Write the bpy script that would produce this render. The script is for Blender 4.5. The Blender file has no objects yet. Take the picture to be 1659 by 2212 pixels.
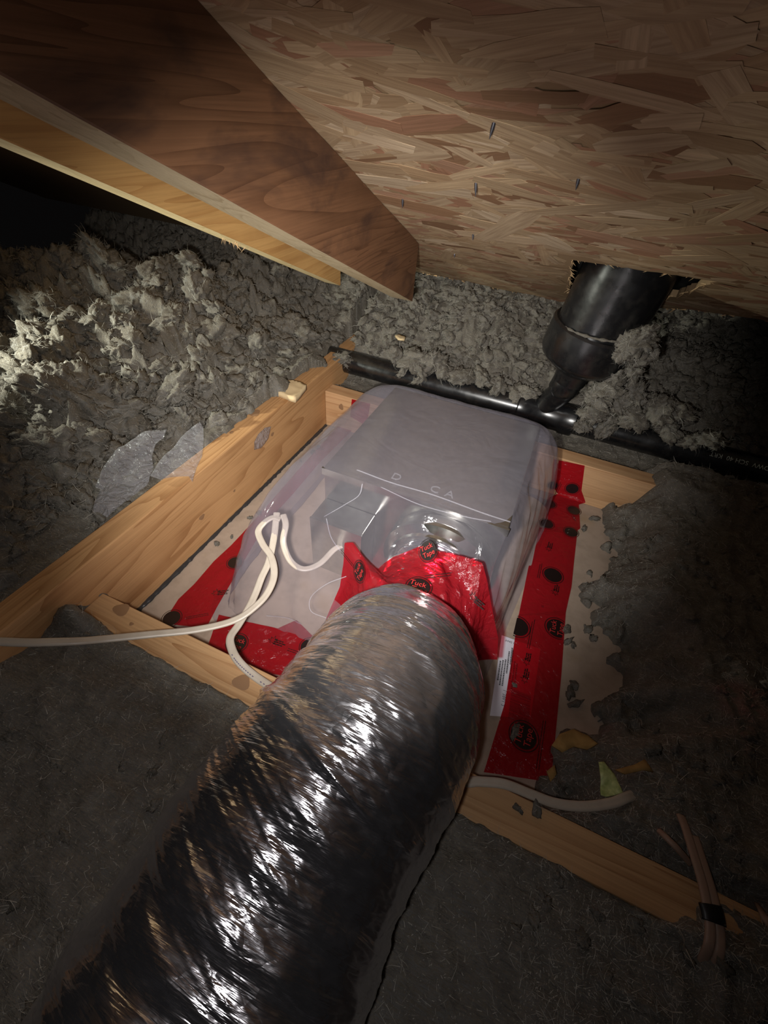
import bpy, bmesh, math, random
import numpy as np
from mathutils import Vector, Matrix
from mathutils.geometry import delaunay_2d_cdt

SC = bpy.context.scene
COL = SC.collection
random.seed(7)
rng = np.random.default_rng(11)

# ---------------------------------------------------------------- camera
F = 913.75                                  # focal length in pixels of the 1659 x 2212 frame
CAM = np.array([0.45576, -0.16988, 0.58735])
CR = np.array([[0.91581, 0.39585, 0.06774],    # right
               [0.32138, -0.62122, -0.71470],  # down
               [-0.24083, 0.67630, -0.69614]]) # forward
cd = bpy.data.cameras.new('camera')
cd.sensor_fit = 'HORIZONTAL'; cd.sensor_width = 36.0
cd.lens = F / 1659 * 36.0
cd.clip_start = 0.01
cam = bpy.data.objects.new('camera', cd); COL.objects.link(cam)
cam.matrix_world = Matrix(((CR[0][0], -CR[1][0], -CR[2][0], CAM[0]),
                           (CR[0][1], -CR[1][1], -CR[2][1], CAM[1]),
                           (CR[0][2], -CR[1][2], -CR[2][2], CAM[2]),
                           (0, 0, 0, 1)))
SC.camera = cam

# ---------------------------------------------------------------- light and exposure
w = bpy.data.worlds.new('world'); SC.world = w; w.use_nodes = True
w.node_tree.nodes['Background'].inputs[0].default_value = (0.55, 0.5, 0.5, 1)
w.node_tree.nodes['Background'].inputs[1].default_value = 0.004
SC.view_settings.view_transform = 'Standard'
SC.view_settings.look = 'None'
SC.view_settings.exposure = 0.0
SC.view_settings.gamma = 1.0
SC.view_settings.use_curve_mapping = False
SC.cycles.max_bounces = 6
SC.cycles.transparent_max_bounces = 14


def lamp(name, loc, target, power, color, angle=120, blend=1.0, radius=0.012):
    d = bpy.data.lights.new(name, 'SPOT')
    d.energy = power; d.color = color; d.spot_size = math.radians(angle)
    d.spot_blend = blend; d.shadow_soft_size = radius
    o = bpy.data.objects.new(name, d); COL.objects.link(o)
    o.location = loc
    o.rotation_euler = (Vector(target) - Vector(loc)).to_track_quat('-Z', 'Y').to_euler()
    return o


# the light held beside the phone, and a work lamp standing on the insulation to the left
lamp('hand_torch', (0.42, -0.18, 0.545), (0.18, 0.48, 0.12), 31.0, (1.0, 0.97, 0.93), 87, 1.0, 0.012)
lamp('camera_fill', (0.44, -0.19, 0.60), (0.20, 0.02, 0.08), 1.7, (1.0, 0.96, 0.96), 135, 1.0, 0.006)  # weak wide fill, added to lift the dark insulation near the camera
lamp('work_lamp', (-0.47, 0.08, 0.36), (-0.10, 0.46, 0.33), 17.0, (0.97, 1.0, 0.86), 105, 0.9, 0.02)


# ---------------------------------------------------------------- helpers
def ray(px, py):
    q = np.array([(px - 829.5) / F, (py - 1106) / F, 1.0])
    return CR.T @ q


def at(px, py, z=None, x=None, y=None):
    """where the line of sight through a pixel of the photograph meets a plane of the attic"""
    d = ray(px, py)
    if z is not None: t = (z - CAM[2]) / d[2]
    elif y is not None: t = (y - CAM[1]) / d[1]
    else: t = (x - CAM[0]) / d[0]
    return CAM + t * d


def project(P):
    q = (P - CAM) @ CR.T
    zz = np.maximum(q[:, 2], 1e-4)
    return 829.5 + F * q[:, 0] / zz, 1106 + F * q[:, 1] / zz, q[:, 2]


RS = 0.4365                                  # roof slope
def roof_z(y): return 0.7019 - RS * y
def on_roof(px, py):
    d = ray(px, py); n = np.array([0, RS, 1.0])
    t = (0.7019 - n @ CAM) / (n @ d)
    return CAM + t * d


def tag(o, label=None, cat=None, group=None, kind=None):
    if label: o['label'] = label
    if cat: o['category'] = cat
    if group: o['group'] = group
    if kind: o['kind'] = kind
    return o


def empty(name, loc=(0, 0, 0)):
    o = bpy.data.objects.new(name, None); COL.objects.link(o)
    o.location = loc; o.empty_display_size = 0.02
    return o


def link(name, me, mat=None, parent=None, smooth=True):
    if mat is not None: me.materials.append(mat)
    o = bpy.data.objects.new(name, me); COL.objects.link(o)
    if parent is not None:
        o.parent = parent
        p = parent; loc = Vector((0, 0, 0))
        while p is not None:
            loc += Vector(p.location); p = p.parent
        o.location = -loc            # parents only carry translations: keep meshes in attic coordinates
    if smooth:
        me.polygons.foreach_set('use_smooth', np.ones(len(me.polygons), dtype=bool))
    return o


def np_mesh(name, V, faces, mat=None, parent=None, smooth=True, cols=None, grain=None):
    V = np.asarray(V, dtype=np.float32)
    me = bpy.data.meshes.new(name)
    if isinstance(faces, np.ndarray):
        n, k = faces.shape
        me.vertices.add(len(V)); me.vertices.foreach_set('co', V.ravel())
        me.loops.add(n * k); me.loops.foreach_set('vertex_index', faces.astype(np.int32).ravel())
        me.polygons.add(n)
        me.polygons.foreach_set('loop_start', np.arange(0, n * k, k, dtype=np.int32))
        me.polygons.foreach_set('loop_total', np.full(n, k, dtype=np.int32))
        me.update(calc_edges=True)
        me.validate()
    else:
        me.from_pydata([tuple(map(float, v)) for v in V], [], [list(map(int, f)) for f in faces])
    if cols is not None:
        a = me.color_attributes.new('Col', 'FLOAT_COLOR', 'POINT')
        a.data.foreach_set('color', np.asarray(cols, dtype=np.float32).ravel())
    if grain is not None:
        a = me.attributes.new('Grain', 'FLOAT_VECTOR', 'POINT')
        a.data.foreach_set('vector', np.asarray(grain, dtype=np.float32).ravel())
    return link(name, me, mat, parent, smooth)


def grid_faces(n, m, wrap_m=False):
    i = np.arange(n - 1)[:, None]
    mm = m if wrap_m else m - 1
    j = np.arange(mm)[None, :]
    jn = (j + 1) % m
    a = i * m + j; b = i * m + jn; c = (i + 1) * m + jn; d = (i + 1) * m + j
    return np.stack([a + 0 * j, b + 0 * i, c + 0 * i, d + 0 * j], -1).reshape(-1, 4)


TAB = rng.random(65536).astype(np.float32)
def vnoise(x, y, seed=0):
    x = np.asarray(x, dtype=np.float64); y = np.asarray(y, dtype=np.float64)
    xi = np.floor(x).astype(np.int64); yi = np.floor(y).astype(np.int64)
    fx = x - xi; fy = y - yi
    fx = fx * fx * fx * (fx * (fx * 6 - 15) + 10); fy = fy * fy * fy * (fy * (fy * 6 - 15) + 10)
    def h(a, b): return TAB[(a * 7919 + b * 104729 + seed * 3571 + ((a * 31) ^ (b * 17)) * 13) & 65535]
    return (h(xi, yi) * (1 - fx) + h(xi + 1, yi) * fx) * (1 - fy) + (h(xi, yi + 1) * (1 - fx) + h(xi + 1, yi + 1) * fx) * fy
def fbm(x, y, oct=4, seed=0, gain=0.5):
    s = 0; a = 1; t = 0
    for k in range(oct):
        s = s + a * (vnoise(x * 2 ** k + k * 13.7, y * 2 ** k - k * 7.3, seed + k) * 2 - 1); t += a; a *= gain
    return s / t
def ridged(x, y, oct=4, seed=0, gain=0.55):
    s = 0; a = 1; t = 0
    for k in range(oct):
        n = 1 - np.abs(vnoise(x * 2 ** k + k * 5.1, y * 2 ** k + k * 9.7, seed + k) * 2 - 1)
        s = s + a * n * n; t += a; a *= gain
    return s / t


def spline(pts, n):
    """Catmull-Rom through the rows of pts, n samples"""
    P = np.asarray(pts, dtype=float)
    P = np.vstack([2 * P[0] - P[1], P, 2 * P[-1] - P[-2]])
    k = len(P) - 3
    u = np.linspace(0, k - 1e-9, n); i = u.astype(int); f = (u - i)[:, None]
    a, b, c, d = P[i], P[i + 1], P[i + 2], P[i + 3]
    return 0.5 * (2 * b + (c - a) * f + (2 * a - 5 * b + 4 * c - d) * f ** 2 + (3 * b - a - 3 * c + d) * f ** 3)


def sweep(name, pts, wid, thk, mat, parent=None, n=80, m=18, groove=0.0, up=(0, 0, 1), taper=None):
    C = spline(pts, n)
    T = np.gradient(C, axis=0); T /= np.linalg.norm(T, axis=1)[:, None]
    up = np.array(up, dtype=float)
    S = np.cross(T, up); S /= np.linalg.norm(S, axis=1)[:, None] + 1e-9
    N = np.cross(S, T)
    a = np.linspace(0, 2 * np.pi, m, endpoint=False)
    ca = np.cos(a); sa = np.sin(a) * (1 - groove * np.exp(-(np.cos(a) / 0.28) ** 2))
    r = np.ones(n) if taper is None else np.interp(np.linspace(0, 1, n), taper[0], taper[1])
    V = C[:, None, :] + r[:, None, None] * (S[:, None, :] * (ca * wid / 2)[None, :, None] + N[:, None, :] * (sa * thk / 2)[None, :, None])
    V = V.reshape(-1, 3)
    Fq = grid_faces(n, m, True)
    faces = [list(f) for f in Fq] + [list(range(m))[::-1], list(range((n - 1) * m, n * m))]
    return np_mesh(name, V, faces, mat, parent)


def box(name, x0, x1, y0, y1, z0, z1, mat, parent=None, bevel=0.0015, seg=2):
    bm = bmesh.new()
    bmesh.ops.create_cube(bm, size=1)
    for v in bm.verts:
        v.co = Vector((x0 + (v.co.x + .5) * (x1 - x0), y0 + (v.co.y + .5) * (y1 - y0), z0 + (v.co.z + .5) * (z1 - z0)))
    if bevel: bmesh.ops.bevel(bm, geom=bm.edges[:], offset=bevel, segments=seg, affect='EDGES', profile=.5)
    me = bpy.data.meshes.new(name); bm.to_mesh(me); bm.free()
    return link(name, me, mat, parent, False)


def lathe(name, axis_pts, radii, mat, parent=None, m=48, closed_ends=True):
    """round solid along a polyline of centres with a radius at each"""
    C = np.asarray(axis_pts, dtype=float); n = len(C)
    T = np.gradient(C, axis=0); T /= np.linalg.norm(T, axis=1)[:, None] + 1e-12
    ref = np.array([0, 1, 0.]) if abs(T[0] @ np.array([0, 1, 0.])) < .8 else np.array([1., 0, 0])
    S = np.cross(T, ref); S /= np.linalg.norm(S, axis=1)[:, None]; N = np.cross(S, T)
    a = np.linspace(0, 2 * np.pi, m, endpoint=False)
    V = C[:, None, :] + np.asarray(radii)[:, None, None] * (S[:, None] * np.cos(a)[None, :, None] + N[:, None] * np.sin(a)[None, :, None])
    faces = [list(f) for f in grid_faces(n, m, True)]
    if closed_ends: faces += [list(range(m))[::-1], list(range((n - 1) * m, n * m))]
    o = np_mesh(name, V.reshape(-1, 3), faces, mat, parent)
    md = o.modifiers.new('edges', 'EDGE_SPLIT'); md.split_angle = math.radians(38)
    return o


def flake(name, outline, thick, mat, parent=None, warp=0.0, seed=0, sub=0.006):
    """a thin loose piece: outline of 3D points, filled, given thickness and a little warp"""
    P = np.asarray(outline, dtype=float)
    c = P.mean(0); U, S_, Vt = np.linalg.svd(P - c)
    e1, e2, nn = Vt[0], Vt[1], Vt[2]
    if nn[2] < 0: nn = -nn; e2 = -e2
    p2 = np.stack([(P - c) @ e1, (P - c) @ e2], 1)
    # densify boundary, add inner points, triangulate
    B = []
    for i in range(len(p2)):
        a, b = p2[i], p2[(i + 1) % len(p2)]
        k = max(1, int(np.linalg.norm(b - a) / sub))
        for j in range(k): B.append(a + (b - a) * j / k)
    B = np.array(B)
    lo, hi = B.min(0), B.max(0)
    gx, gy = np.meshgrid(np.arange(lo[0], hi[0], sub), np.arange(lo[1], hi[1], sub))
    G = np.stack([gx.ravel(), gy.ravel()], 1)
    def inside(q):
        r = np.zeros(len(q), bool)
        for i in range(len(B)):
            a, b = B[i], B[(i + 1) % len(B)]
            cnd = ((a[1] > q[:, 1]) != (b[1] > q[:, 1]))
            xx = (b[0] - a[0]) * (q[:, 1] - a[1]) / (b[1] - a[1] + 1e-15) + a[0]
            r ^= cnd & (q[:, 0] < xx)
        return r
    G = G[inside(G)]
    if len(G):
        dmin = np.min(np.linalg.norm(G[:, None] - B[None], axis=2), 1); G = G[dmin > sub * .5]
    allp = [Vector(p) for p in B] + [Vector(p) for p in G]
    res = delaunay_2d_cdt(allp, [], [list(range(len(B)))], 1, 1e-7)
    q2 = np.array([[v.x, v.y] for v in res[0]]); tris = [f for f in res[2]]
    wv = warp * fbm(q2[:, 0] * 40 + seed * 3.3, q2[:, 1] * 40, 3, seed)
    h = np.stack([(p[0] * e1 + p[1] * e2) for p in q2]) + c
    resid = 0
    V = h + nn * (wv)[:, None]
    me = bpy.data.meshes.new(name)
    me.from_pydata([tuple(v) for v in V], [], tris)
    o = link(name, me, mat, parent, True)
    md = o.modifiers.new('thickness', 'SOLIDIFY'); md.thickness = thick; md.offset = 1
    return o


# ---------------------------------------------------------------- materials
def new_mat(name):
    m = bpy.data.materials.new(name); m.use_nodes = True
    nt = m.node_tree; b = nt.nodes['Principled BSDF']
    return m, nt, b


def N(nt, kind, **kw):
    n = nt.nodes.new(kind)
    for k, v in kw.items(): setattr(n, k, v)
    return n


def ramp(nt, fac, stops):
    r = N(nt, 'ShaderNodeValToRGB')
    el = r.color_ramp.elements
    el[0].position, el[0].color = stops[0][0], (*stops[0][1], 1)
    el[1].position, el[1].color = stops[-1][0], (*stops[-1][1], 1)
    for p, c in stops[1:-1]:
        e = el.new(p); e.color = (*c, 1)
    nt.links.new(fac, r.inputs[0])
    return r.outputs[0]


def coords(nt, scale=(1, 1, 1), rot=(0, 0, 0), loc=(0, 0, 0)):
    t = N(nt, 'ShaderNodeTexCoord'); mp = N(nt, 'ShaderNodeMapping')
    mp.inputs['Scale'].default_value = scale; mp.inputs['Rotation'].default_value = rot; mp.inputs['Location'].default_value = loc
    nt.links.new(t.outputs['Object'], mp.inputs[0])
    return mp.outputs[0]


def noise(nt, vec, scale, detail=4, rough=.55, dist=0.0):
    n = N(nt, 'ShaderNodeTexNoise')
    n.inputs['Scale'].default_value = scale; n.inputs['Detail'].default_value = detail
    n.inputs['Roughness'].default_value = rough; n.inputs['Distortion'].default_value = dist
    nt.links.new(vec, n.inputs['Vector'])
    return n.outputs['Fac']


def bump(nt, b, height, strength=.3, dist=.002):
    bp = N(nt, 'ShaderNodeBump'); bp.inputs['Strength'].default_value = strength; bp.inputs['Distance'].default_value = dist
    nt.links.new(height, bp.inputs['Height']); nt.links.new(bp.outputs[0], b.inputs['Normal'])


def mixc(nt, fac, a, b, mode='MIX'):
    m = N(nt, 'ShaderNodeMix', data_type='RGBA', blend_type=mode)
    if isinstance(fac, (int, float)): m.inputs[0].default_value = fac
    else: nt.links.new(fac, m.inputs[0])
    for i, v in ((6, a), (7, b)):
        if isinstance(v, tuple): m.inputs[i].default_value = (*v, 1)
        else: nt.links.new(v, m.inputs[i])
    return m.outputs[2]


def plain(name, col, rough=.5, metal=0.0, spec=.5):
    m, nt, b = new_mat(name)
    b.inputs['Base Color'].default_value = (*col, 1); b.inputs['Roughness'].default_value = rough
    b.inputs['Metallic'].default_value = metal; b.inputs['Specular IOR Level'].default_value = spec
    return m


def wood(name, lightc, darkc, axis, seed=0, rot=(0, 0, 0), stain=None, ring=55.0, rough=.62, fuzz=.3):
    """softwood with growth rings drawn out along one axis (0 x, 1 y), fine fibres, optional dark stains"""
    m, nt, b = new_mat(name)
    sc = [1.0, 1.0, 1.0]; sc[axis] = 0.055
    v = coords(nt, tuple(sc), rot, (seed * 1.7, seed * .9, seed * .37))
    n1 = noise(nt, v, 9, 3, .5, .6)
    # rings: sawtooth of the warped noise
    mu = N(nt, 'ShaderNodeMath', operation='MULTIPLY'); mu.inputs[1].default_value = ring * .4
    nt.links.new(n1, mu.inputs[0])
    fr = N(nt, 'ShaderNodeMath', operation='FRACT'); nt.links.new(mu.outputs[0], fr.inputs[0])
    pw = N(nt, 'ShaderNodeMath', operation='POWER'); pw.inputs[1].default_value = 3.0; nt.links.new(fr.outputs[0], pw.inputs[0])
    sc2 = [420.0, 420.0, 420.0]; sc2[axis] = 9.0
    fib = noise(nt, coords(nt, tuple(sc2), rot), 1.0, 3, .6)
    big = noise(nt, coords(nt, (1, 1, 1), rot, (seed, 0, 0)), 11, 3, .5)
    c = mixc(nt, pw.outputs[0], lightc, darkc)
    c2 = mixc(nt, ramp(nt, fib, [(.35, (0, 0, 0)), (.75, (.45, .45, .45))]), c, tuple(x * .55 for x in darkc))
    c3 = mixc(nt, ramp(nt, big, [(.3, (0, 0, 0)), (.7, (.5, .5, .5))]), c2, tuple(min(1, x * 1.08) for x in lightc))
    if stain:
        sv = coords(nt, (9, 6, 14) if axis == 1 else (6, 9, 14), rot, (seed * .3, 0, .2))
        st = ramp(nt, noise(nt, sv, 1.0, 5, .6, .4), [(.55, (0, 0, 0)), (.70, (1, 1, 1))])
        c3 = mixc(nt, st, c3, stain)
    nt.links.new(c3, b.inputs['Base Color'])
    b.inputs['Roughness'].default_value = rough; b.inputs['Specular IOR Level'].default_value = .3
    bump(nt, b, fib, fuzz, .0008)
    return m


M_JOIST = wood('pine_joist', (.55, .31, .14), (.33, .155, .058), 1, 2)
M_BLOCK = wood('pine_blocking', (.56, .34, .17), (.36, .18, .075), 0, 5, ring=40)
M_BLOCK2 = wood('pine_back_blocking', (.62, .38, .20), (.40, .20, .085), 0, 9, ring=26)
M_RAFT = wood('brown_rafter', (.185, .088, .043), (.085, .036, .016), 1, 4, (math.radians(23.5), 0, 0), (.06, .03, .02), ring=70)
M_RAFT2 = wood('amber_rafter', (.62, .36, .13), (.44, .22, .07), 1, 6, (math.radians(23.5), 0, 0), ring=40)
M_LIT_EDGE = wood('lit_brown_rafter_edge', (.50, .40, .26), (.34, .25, .14), 1, 3, (math.radians(23.5), 0, 0), ring=40)  # lamplight on the brown rafter's underside, put into a paler wood colour
M_LIT_EDGE2 = wood('lit_amber_rafter_edge', (.80, .64, .36), (.62, .45, .20), 1, 8, (math.radians(23.5), 0, 0), ring=40)  # bright light under the amber rafter, painted in as a lighter yellow
M_SPLINTER = plain('splinter_wood', (.62, .42, .22), .7)

# insulation: mineral wool, mottled grey brown, fine fibres
M_WOOL, nt, b = new_mat('mineral_wool')
vo = coords(nt)
n1 = noise(nt, vo, 26, 5, .65, .8)
fl = None                                    # strands of wool combed in patches of different direction
for k, (rz, ry, ms) in enumerate(((.3, .2, 0), (1.2, -.4, 61), (2.1, .5, 47), (2.8, -.2, 83))):
    fk = noise(nt, coords(nt, (62, 430, 300), (ry, .3 * k, rz), (k * 3.1, k, 0)), 1.0, 4, .6, 1.6)
    if fl is None: fl = fk
    else:
        mk = ramp(nt, noise(nt, coords(nt, (1, 1, 1), (0, 0, 0), (k * 5.0, k * 2.0, 0)), ms, 2, .5), [(.46, (0, 0, 0)), (.54, (1, 1, 1))])
        fl = mixc(nt, mk, fl, fk)
n4 = noise(nt, vo, 190, 4, .7, 1.0)
c = ramp(nt, n1, [(.25, (.125, .100, .065)), (.5, (.215, .180, .128)), (.75, (.335, .295, .225))])
c = mixc(nt, ramp(nt, fl, [(.32, (0, 0, 0)), (.66, (1, 1, 1))]), mixc(nt, .62, c, (.06, .05, .038)), c)
nt.links.new(c, b.inputs['Base Color']); b.inputs['Roughness'].default_value = 1; b.inputs['Specular IOR Level'].default_value = .03
b.inputs['Sheen Weight'].default_value = .35; b.inputs['Sheen Roughness'].default_value = .6
ad = N(nt, 'ShaderNodeMath', operation='MULTIPLY_ADD'); ad.inputs[1].default_value = .7
nt.links.new(n4, ad.inputs[0]); nt.links.new(fl, ad.inputs[2])
bump(nt, b, ad.outputs[0], 1.0, .006)
M_FIBRE = plain('wool_fibre', (.42, .395, .345), .8, spec=.2)

# gypsum board
M_GYP, nt, b = new_mat('ceiling_paper')
vo = coords(nt)
c = mixc(nt, ramp(nt, noise(nt, vo, 30, 5, .6), [(.45, (0, 0, 0)), (.75, (.7, .7, .7))]), (.40, .31, .24), (.25, .19, .14))
c = mixc(nt, ramp(nt, noise(nt, vo, 9, 3, .5), [(.62, (0, 0, 0)), (.75, (.8, .8, .8))]), c, (.32, .22, .12))
nt.links.new(c, b.inputs['Base Color']); b.inputs['Roughness'].default_value = .9
bump(nt, b, noise(nt, vo, 300, 3), .15, .001)

# oriented strand board, strand colour comes from each strand
M_OSB, nt, b = new_mat('strand_board')
at_ = N(nt, 'ShaderNodeVertexColor'); at_.layer_name = 'Col'
ga = N(nt, 'ShaderNodeAttribute'); ga.attribute_name = 'Grain'
g = noise(nt, ga.outputs['Vector'], 1.0, 4, .6, .3)
c = mixc(nt, ramp(nt, g, [(.3, (.55, .55, .55)), (.7, (0, 0, 0))]), at_.outputs[0], (.20, .11, .055))
nt.links.new(c, b.inputs['Base Color']); b.inputs['Roughness'].default_value = .7; b.inputs['Specular IOR Level'].default_value = .25
bump(nt, b, g, .45, .0012)

# black pipe
M_ABS, nt, b = new_mat('black_abs')
vo = coords(nt)
c = mixc(nt, ramp(nt, noise(nt, vo, 60, 5, .65), [(.5, (0, 0, 0)), (.8, (.5, .5, .5))]), (.008, .008, .009), (.045, .04, .035))
nt.links.new(c, b.inputs['Base Color'])
rr = ramp(nt, noise(nt, vo, 40, 4), [(.3, (.20, .20, .20)), (.8, (.40, .40, .40))]); nt.links.new(rr, b.inputs['Roughness']); b.inputs['Specular IOR Level'].default_value = .95
M_PIPETEXT = plain('pipe_print', (.30, .30, .26), .7)

# galvanised sheet
M_GALV, nt, b = new_mat('galvanised_sheet')
vo = coords(nt)
c = ramp(nt, noise(nt, vo, 90, 4, .6), [(.3, (.50, .50, .47)), (.7, (.62, .62, .58))])
nt.links.new(c, b.inputs['Base Color']); b.inputs['Metallic'].default_value = .96
nt.links.new(ramp(nt, noise(nt, vo, 50, 3), [(.3, (.16, .16, .16)), (.7, (.26, .26, .26))]), b.inputs['Roughness'])
bump(nt, b, noise(nt, vo, 12, 2), .12, .004)

# foil of the flexible duct: crinkled metallised film
M_FOIL, nt, b = new_mat('crinkled_foil')
v1 = coords(nt, (16, 130, 16), (.06, 0, .06)); v2 = coords(nt, (40, 420, 40), (.05, .05, .10))
h1 = noise(nt, v1, 1.0, 3, .55, .5); h2 = noise(nt, v2, 1.0, 3, .6, .3)
vor = N(nt, 'ShaderNodeTexVoronoi', feature='DISTANCE_TO_EDGE'); vor.inputs['Scale'].default_value = 1.0
nv_ = N(nt, 'ShaderNodeTexNoise'); nv_.inputs['Scale'].default_value = 30; nt.links.new(coords(nt), nv_.inputs['Vector'])
va = N(nt, 'ShaderNodeVectorMath', operation='MULTIPLY_ADD'); nt.links.new(nv_.outputs['Color'], va.inputs[0]); va.inputs[1].default_value = (1.6, 1.6, 1.6)
nt.links.new(coords(nt, (38, 105, 38), (.05, 0, .12)), va.inputs[2]); nt.links.new(va.outputs[0], vor.inputs['Vector'])
h3 = vor.outputs['Distance']
m2 = N(nt, 'ShaderNodeMath', operation='MULTIPLY_ADD'); m2.inputs[1].default_value = .30
nt.links.new(h2, m2.inputs[0]); nt.links.new(h1, m2.inputs[2])
m3 = N(nt, 'ShaderNodeMath', operation='MULTIPLY_ADD'); m3.inputs[1].default_value = .55
nt.links.new(h3, m3.inputs[0]); nt.links.new(m2.outputs[0], m3.inputs[2])
b.inputs['Base Color'].default_value = (.72, .71, .75, 1); b.inputs['Metallic'].default_value = .97
nt.links.new(ramp(nt, noise(nt, coords(nt, (1, 3, 1)), 60, 4), [(.3, (.11, .11, .11)), (.7, (.27, .27, .27))]), b.inputs['Roughness'])
bump(nt, b, m3.outputs[0], .36, .006)

# clear polyethylene
def poly(name, tint, body, fac, rough=.11, wr=.13, scale=16):
    m, nt, b = new_mat(name)
    out = nt.nodes['Material Output']
    vo = coords(nt)
    b.inputs['Base Color'].default_value = (*body, 1); b.inputs['Roughness'].default_value = rough
    h = noise(nt, vo, scale, 4, .5, 1.2)
    bump(nt, b, h, wr, .02)
    tr = N(nt, 'ShaderNodeBsdfTransparent'); tr.inputs[0].default_value = (*tint, 1)
    lw = N(nt, 'ShaderNodeLayerWeight'); lw.inputs['Blend'].default_value = .35
    ma = N(nt, 'ShaderNodeMath', operation='MULTIPLY_ADD', use_clamp=True); ma.inputs[1].default_value = .36; ma.inputs[2].default_value = fac
    nt.links.new(lw.outputs['Facing'], ma.inputs[0])
    mx = N(nt, 'ShaderNodeMixShader')
    nt.links.new(ma.outputs[0], mx.inputs[0]); nt.links.new(tr.outputs[0], mx.inputs[1]); nt.links.new(b.outputs[0], mx.inputs[2])
    nt.links.new(mx.outputs[0], out.inputs['Surface'])
    return m
M_POLY = poly('clear_poly_film', (.87, .855, .89), (.46, .44, .51), .10)
M_SCRAP = poly('clear_scrap_film', (.95, .95, .96), (.50, .49, .52), .11, .14, .6, 60)

# red sheathing tape, slightly see-through
M_TAPE, nt, b = new_mat('red_tape')
out = nt.nodes['Material Output']; vo = coords(nt)
b.inputs['Base Color'].default_value = (.34, .014, .022, 1); b.inputs['Roughness'].default_value = .16
b.inputs['Specular IOR Level'].default_value = .55
bump(nt, b, noise(nt, vo, 80, 4, .6, 1.2), .6, .006)
tr = N(nt, 'ShaderNodeBsdfTransparent'); tr.inputs[0].default_value = (.98, .07, .13, 1)
mx = N(nt, 'ShaderNodeMixShader'); mx.inputs[0].default_value = .47
nt.links.new(tr.outputs[0], mx.inputs[1]); nt.links.new(b.outputs[0], mx.inputs[2]); nt.links.new(mx.outputs[0], out.inputs['Surface'])
M_INK = plain('black_print', (.012, .006, .006), .35)
M_REDINK = plain('red_print', (.50, .03, .03), .4)
M_LABEL = plain('white_paper', (.74, .72, .80), .7)
M_GREYINK = plain('grey_print', (.10, .10, .11), .7)
M_CABLE, nt, b = new_mat('cable_jacket')
c = mixc(nt, ramp(nt, noise(nt, coords(nt), 60, 4), [(.4, (0, 0, 0)), (.8, (.5, .5, .5))]), (.50, .435, .36), (.36, .30, .24))
nt.links.new(c, b.inputs['Base Color']); b.inputs['Roughness'].default_value = .38
M_CABLE2 = plain('worn_cable_jacket', (.33, .22, .165), .5)
M_BLACK = plain('black_tape', (.012, .012, .014), .35)
M_CHIP = plain('chipped_wood', (.66, .50, .29), .8)
M_GREEN, nt, b = new_mat('green_foil_scrap')
c = ramp(nt, noise(nt, coords(nt), 150, 3), [(.3, (.30, .38, .12)), (.7, (.62, .68, .30))])
nt.links.new(c, b.inputs['Base Color']); b.inputs['Roughness'].default_value = .5
M_KRAFT, nt, b = new_mat('kraft_paper')
c = ramp(nt, noise(nt, coords(nt), 70, 4), [(.3, (.27, .15, .045)), (.7, (.44, .27, .09))])
nt.links.new(c, b.inputs['Base Color']); b.inputs['Roughness'].default_value = .85
M_NAIL = plain('nail_steel', (.22, .22, .25), .35, .9)
M_FELT = plain('roof_felt', (.012, .012, .012), .95)
M_KNOT = plain('wood_knot', (.28, .155, .078), .6)

# ---------------------------------------------------------------- structure
# the ceiling board the fan stands on is the floor of this attic
fl = box('floor', -1.3, 1.7, -1.0, 1.5, -0.0127, 0.0, M_GYP, None, 0)
tag(fl, kind='structure')

# roof sheathing with the sawn opening for the vent
OUT2 = [(-1.2, -.9), (1.8, -.9), (1.8, .745), (.82, .765), (.66, .80), (.50, .955), (.43, .985), (.20, .955), (-1.2, .955)]
HOLE2 = [tuple(on_roof(*p)[:2]) for p in ((1234, 561), (1545, 608), (1458, 641), (1226, 641))]
def ragged(poly_, amp, step, seed):
    P = []
    for i in range(len(poly_)):
        a = np.array(poly_[i]); c_ = np.array(poly_[(i + 1) % len(poly_)])
        k = max(1, int(np.linalg.norm(c_ - a) / step))
        for j in range(k):
            q = a + (c_ - a) * j / k
            nrm = np.array([c_[1] - a[1], a[0] - c_[0]]); nrm /= np.linalg.norm(nrm)
            P.append(q + nrm * amp * (vnoise(np.array([j * .9 + i * 7]), np.array([seed * 3.1]), seed)[0] * 2 - 1))
    return P
outl = ragged(OUT2, .006, .02, 3); hol = ragged(HOLE2, .0035, .008, 5)
vs = [Vector(p) for p in outl] + [Vector(p) for p in hol]
no, nh = len(outl), len(hol)
ed = [(i, (i + 1) % no) for i in range(no)] + [(no + i, no + (i + 1) % nh) for i in range(nh)]
res = delaunay_2d_cdt(vs, ed, [], 1, 1e-7)
def in_poly(q, P):
    r = False
    for i in range(len(P)):
        a, c_ = P[i], P[(i + 1) % len(P)]
        if (a[1] > q[1]) != (c_[1] > q[1]) and q[0] < (c_[0] - a[0]) * (q[1] - a[1]) / (c_[1] - a[1]) + a[0]: r = not r
    return r
tris = []
for f in res[2]:
    c_ = sum((res[0][i] for i in f), Vector((0, 0))) / len(f)
    if not in_poly(c_, hol) and in_poly(c_, outl): tris.append(list(f)[::-1])
V = [(v.x, v.y, roof_z(v.y)) for v in res[0]]
ceil_ = np_mesh('ceiling', V, tris, M_OSB, None, False, [(.40, .28, .16, 1)] * len(V))
md = ceil_.modifiers.new('board', 'SOLIDIFY'); md.thickness = .011; md.offset = -1
tag(ceil_, kind='structure')
nv = np.array([0, RS, 1.0]); nv /= np.linalg.norm(nv)
DN = -nv                                    # down out of the sheathing
SL = np.array([0, 1, -RS]); SL /= np.linalg.norm(SL)   # down the slope
XX = np.array([1.0, 0, 0])
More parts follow.
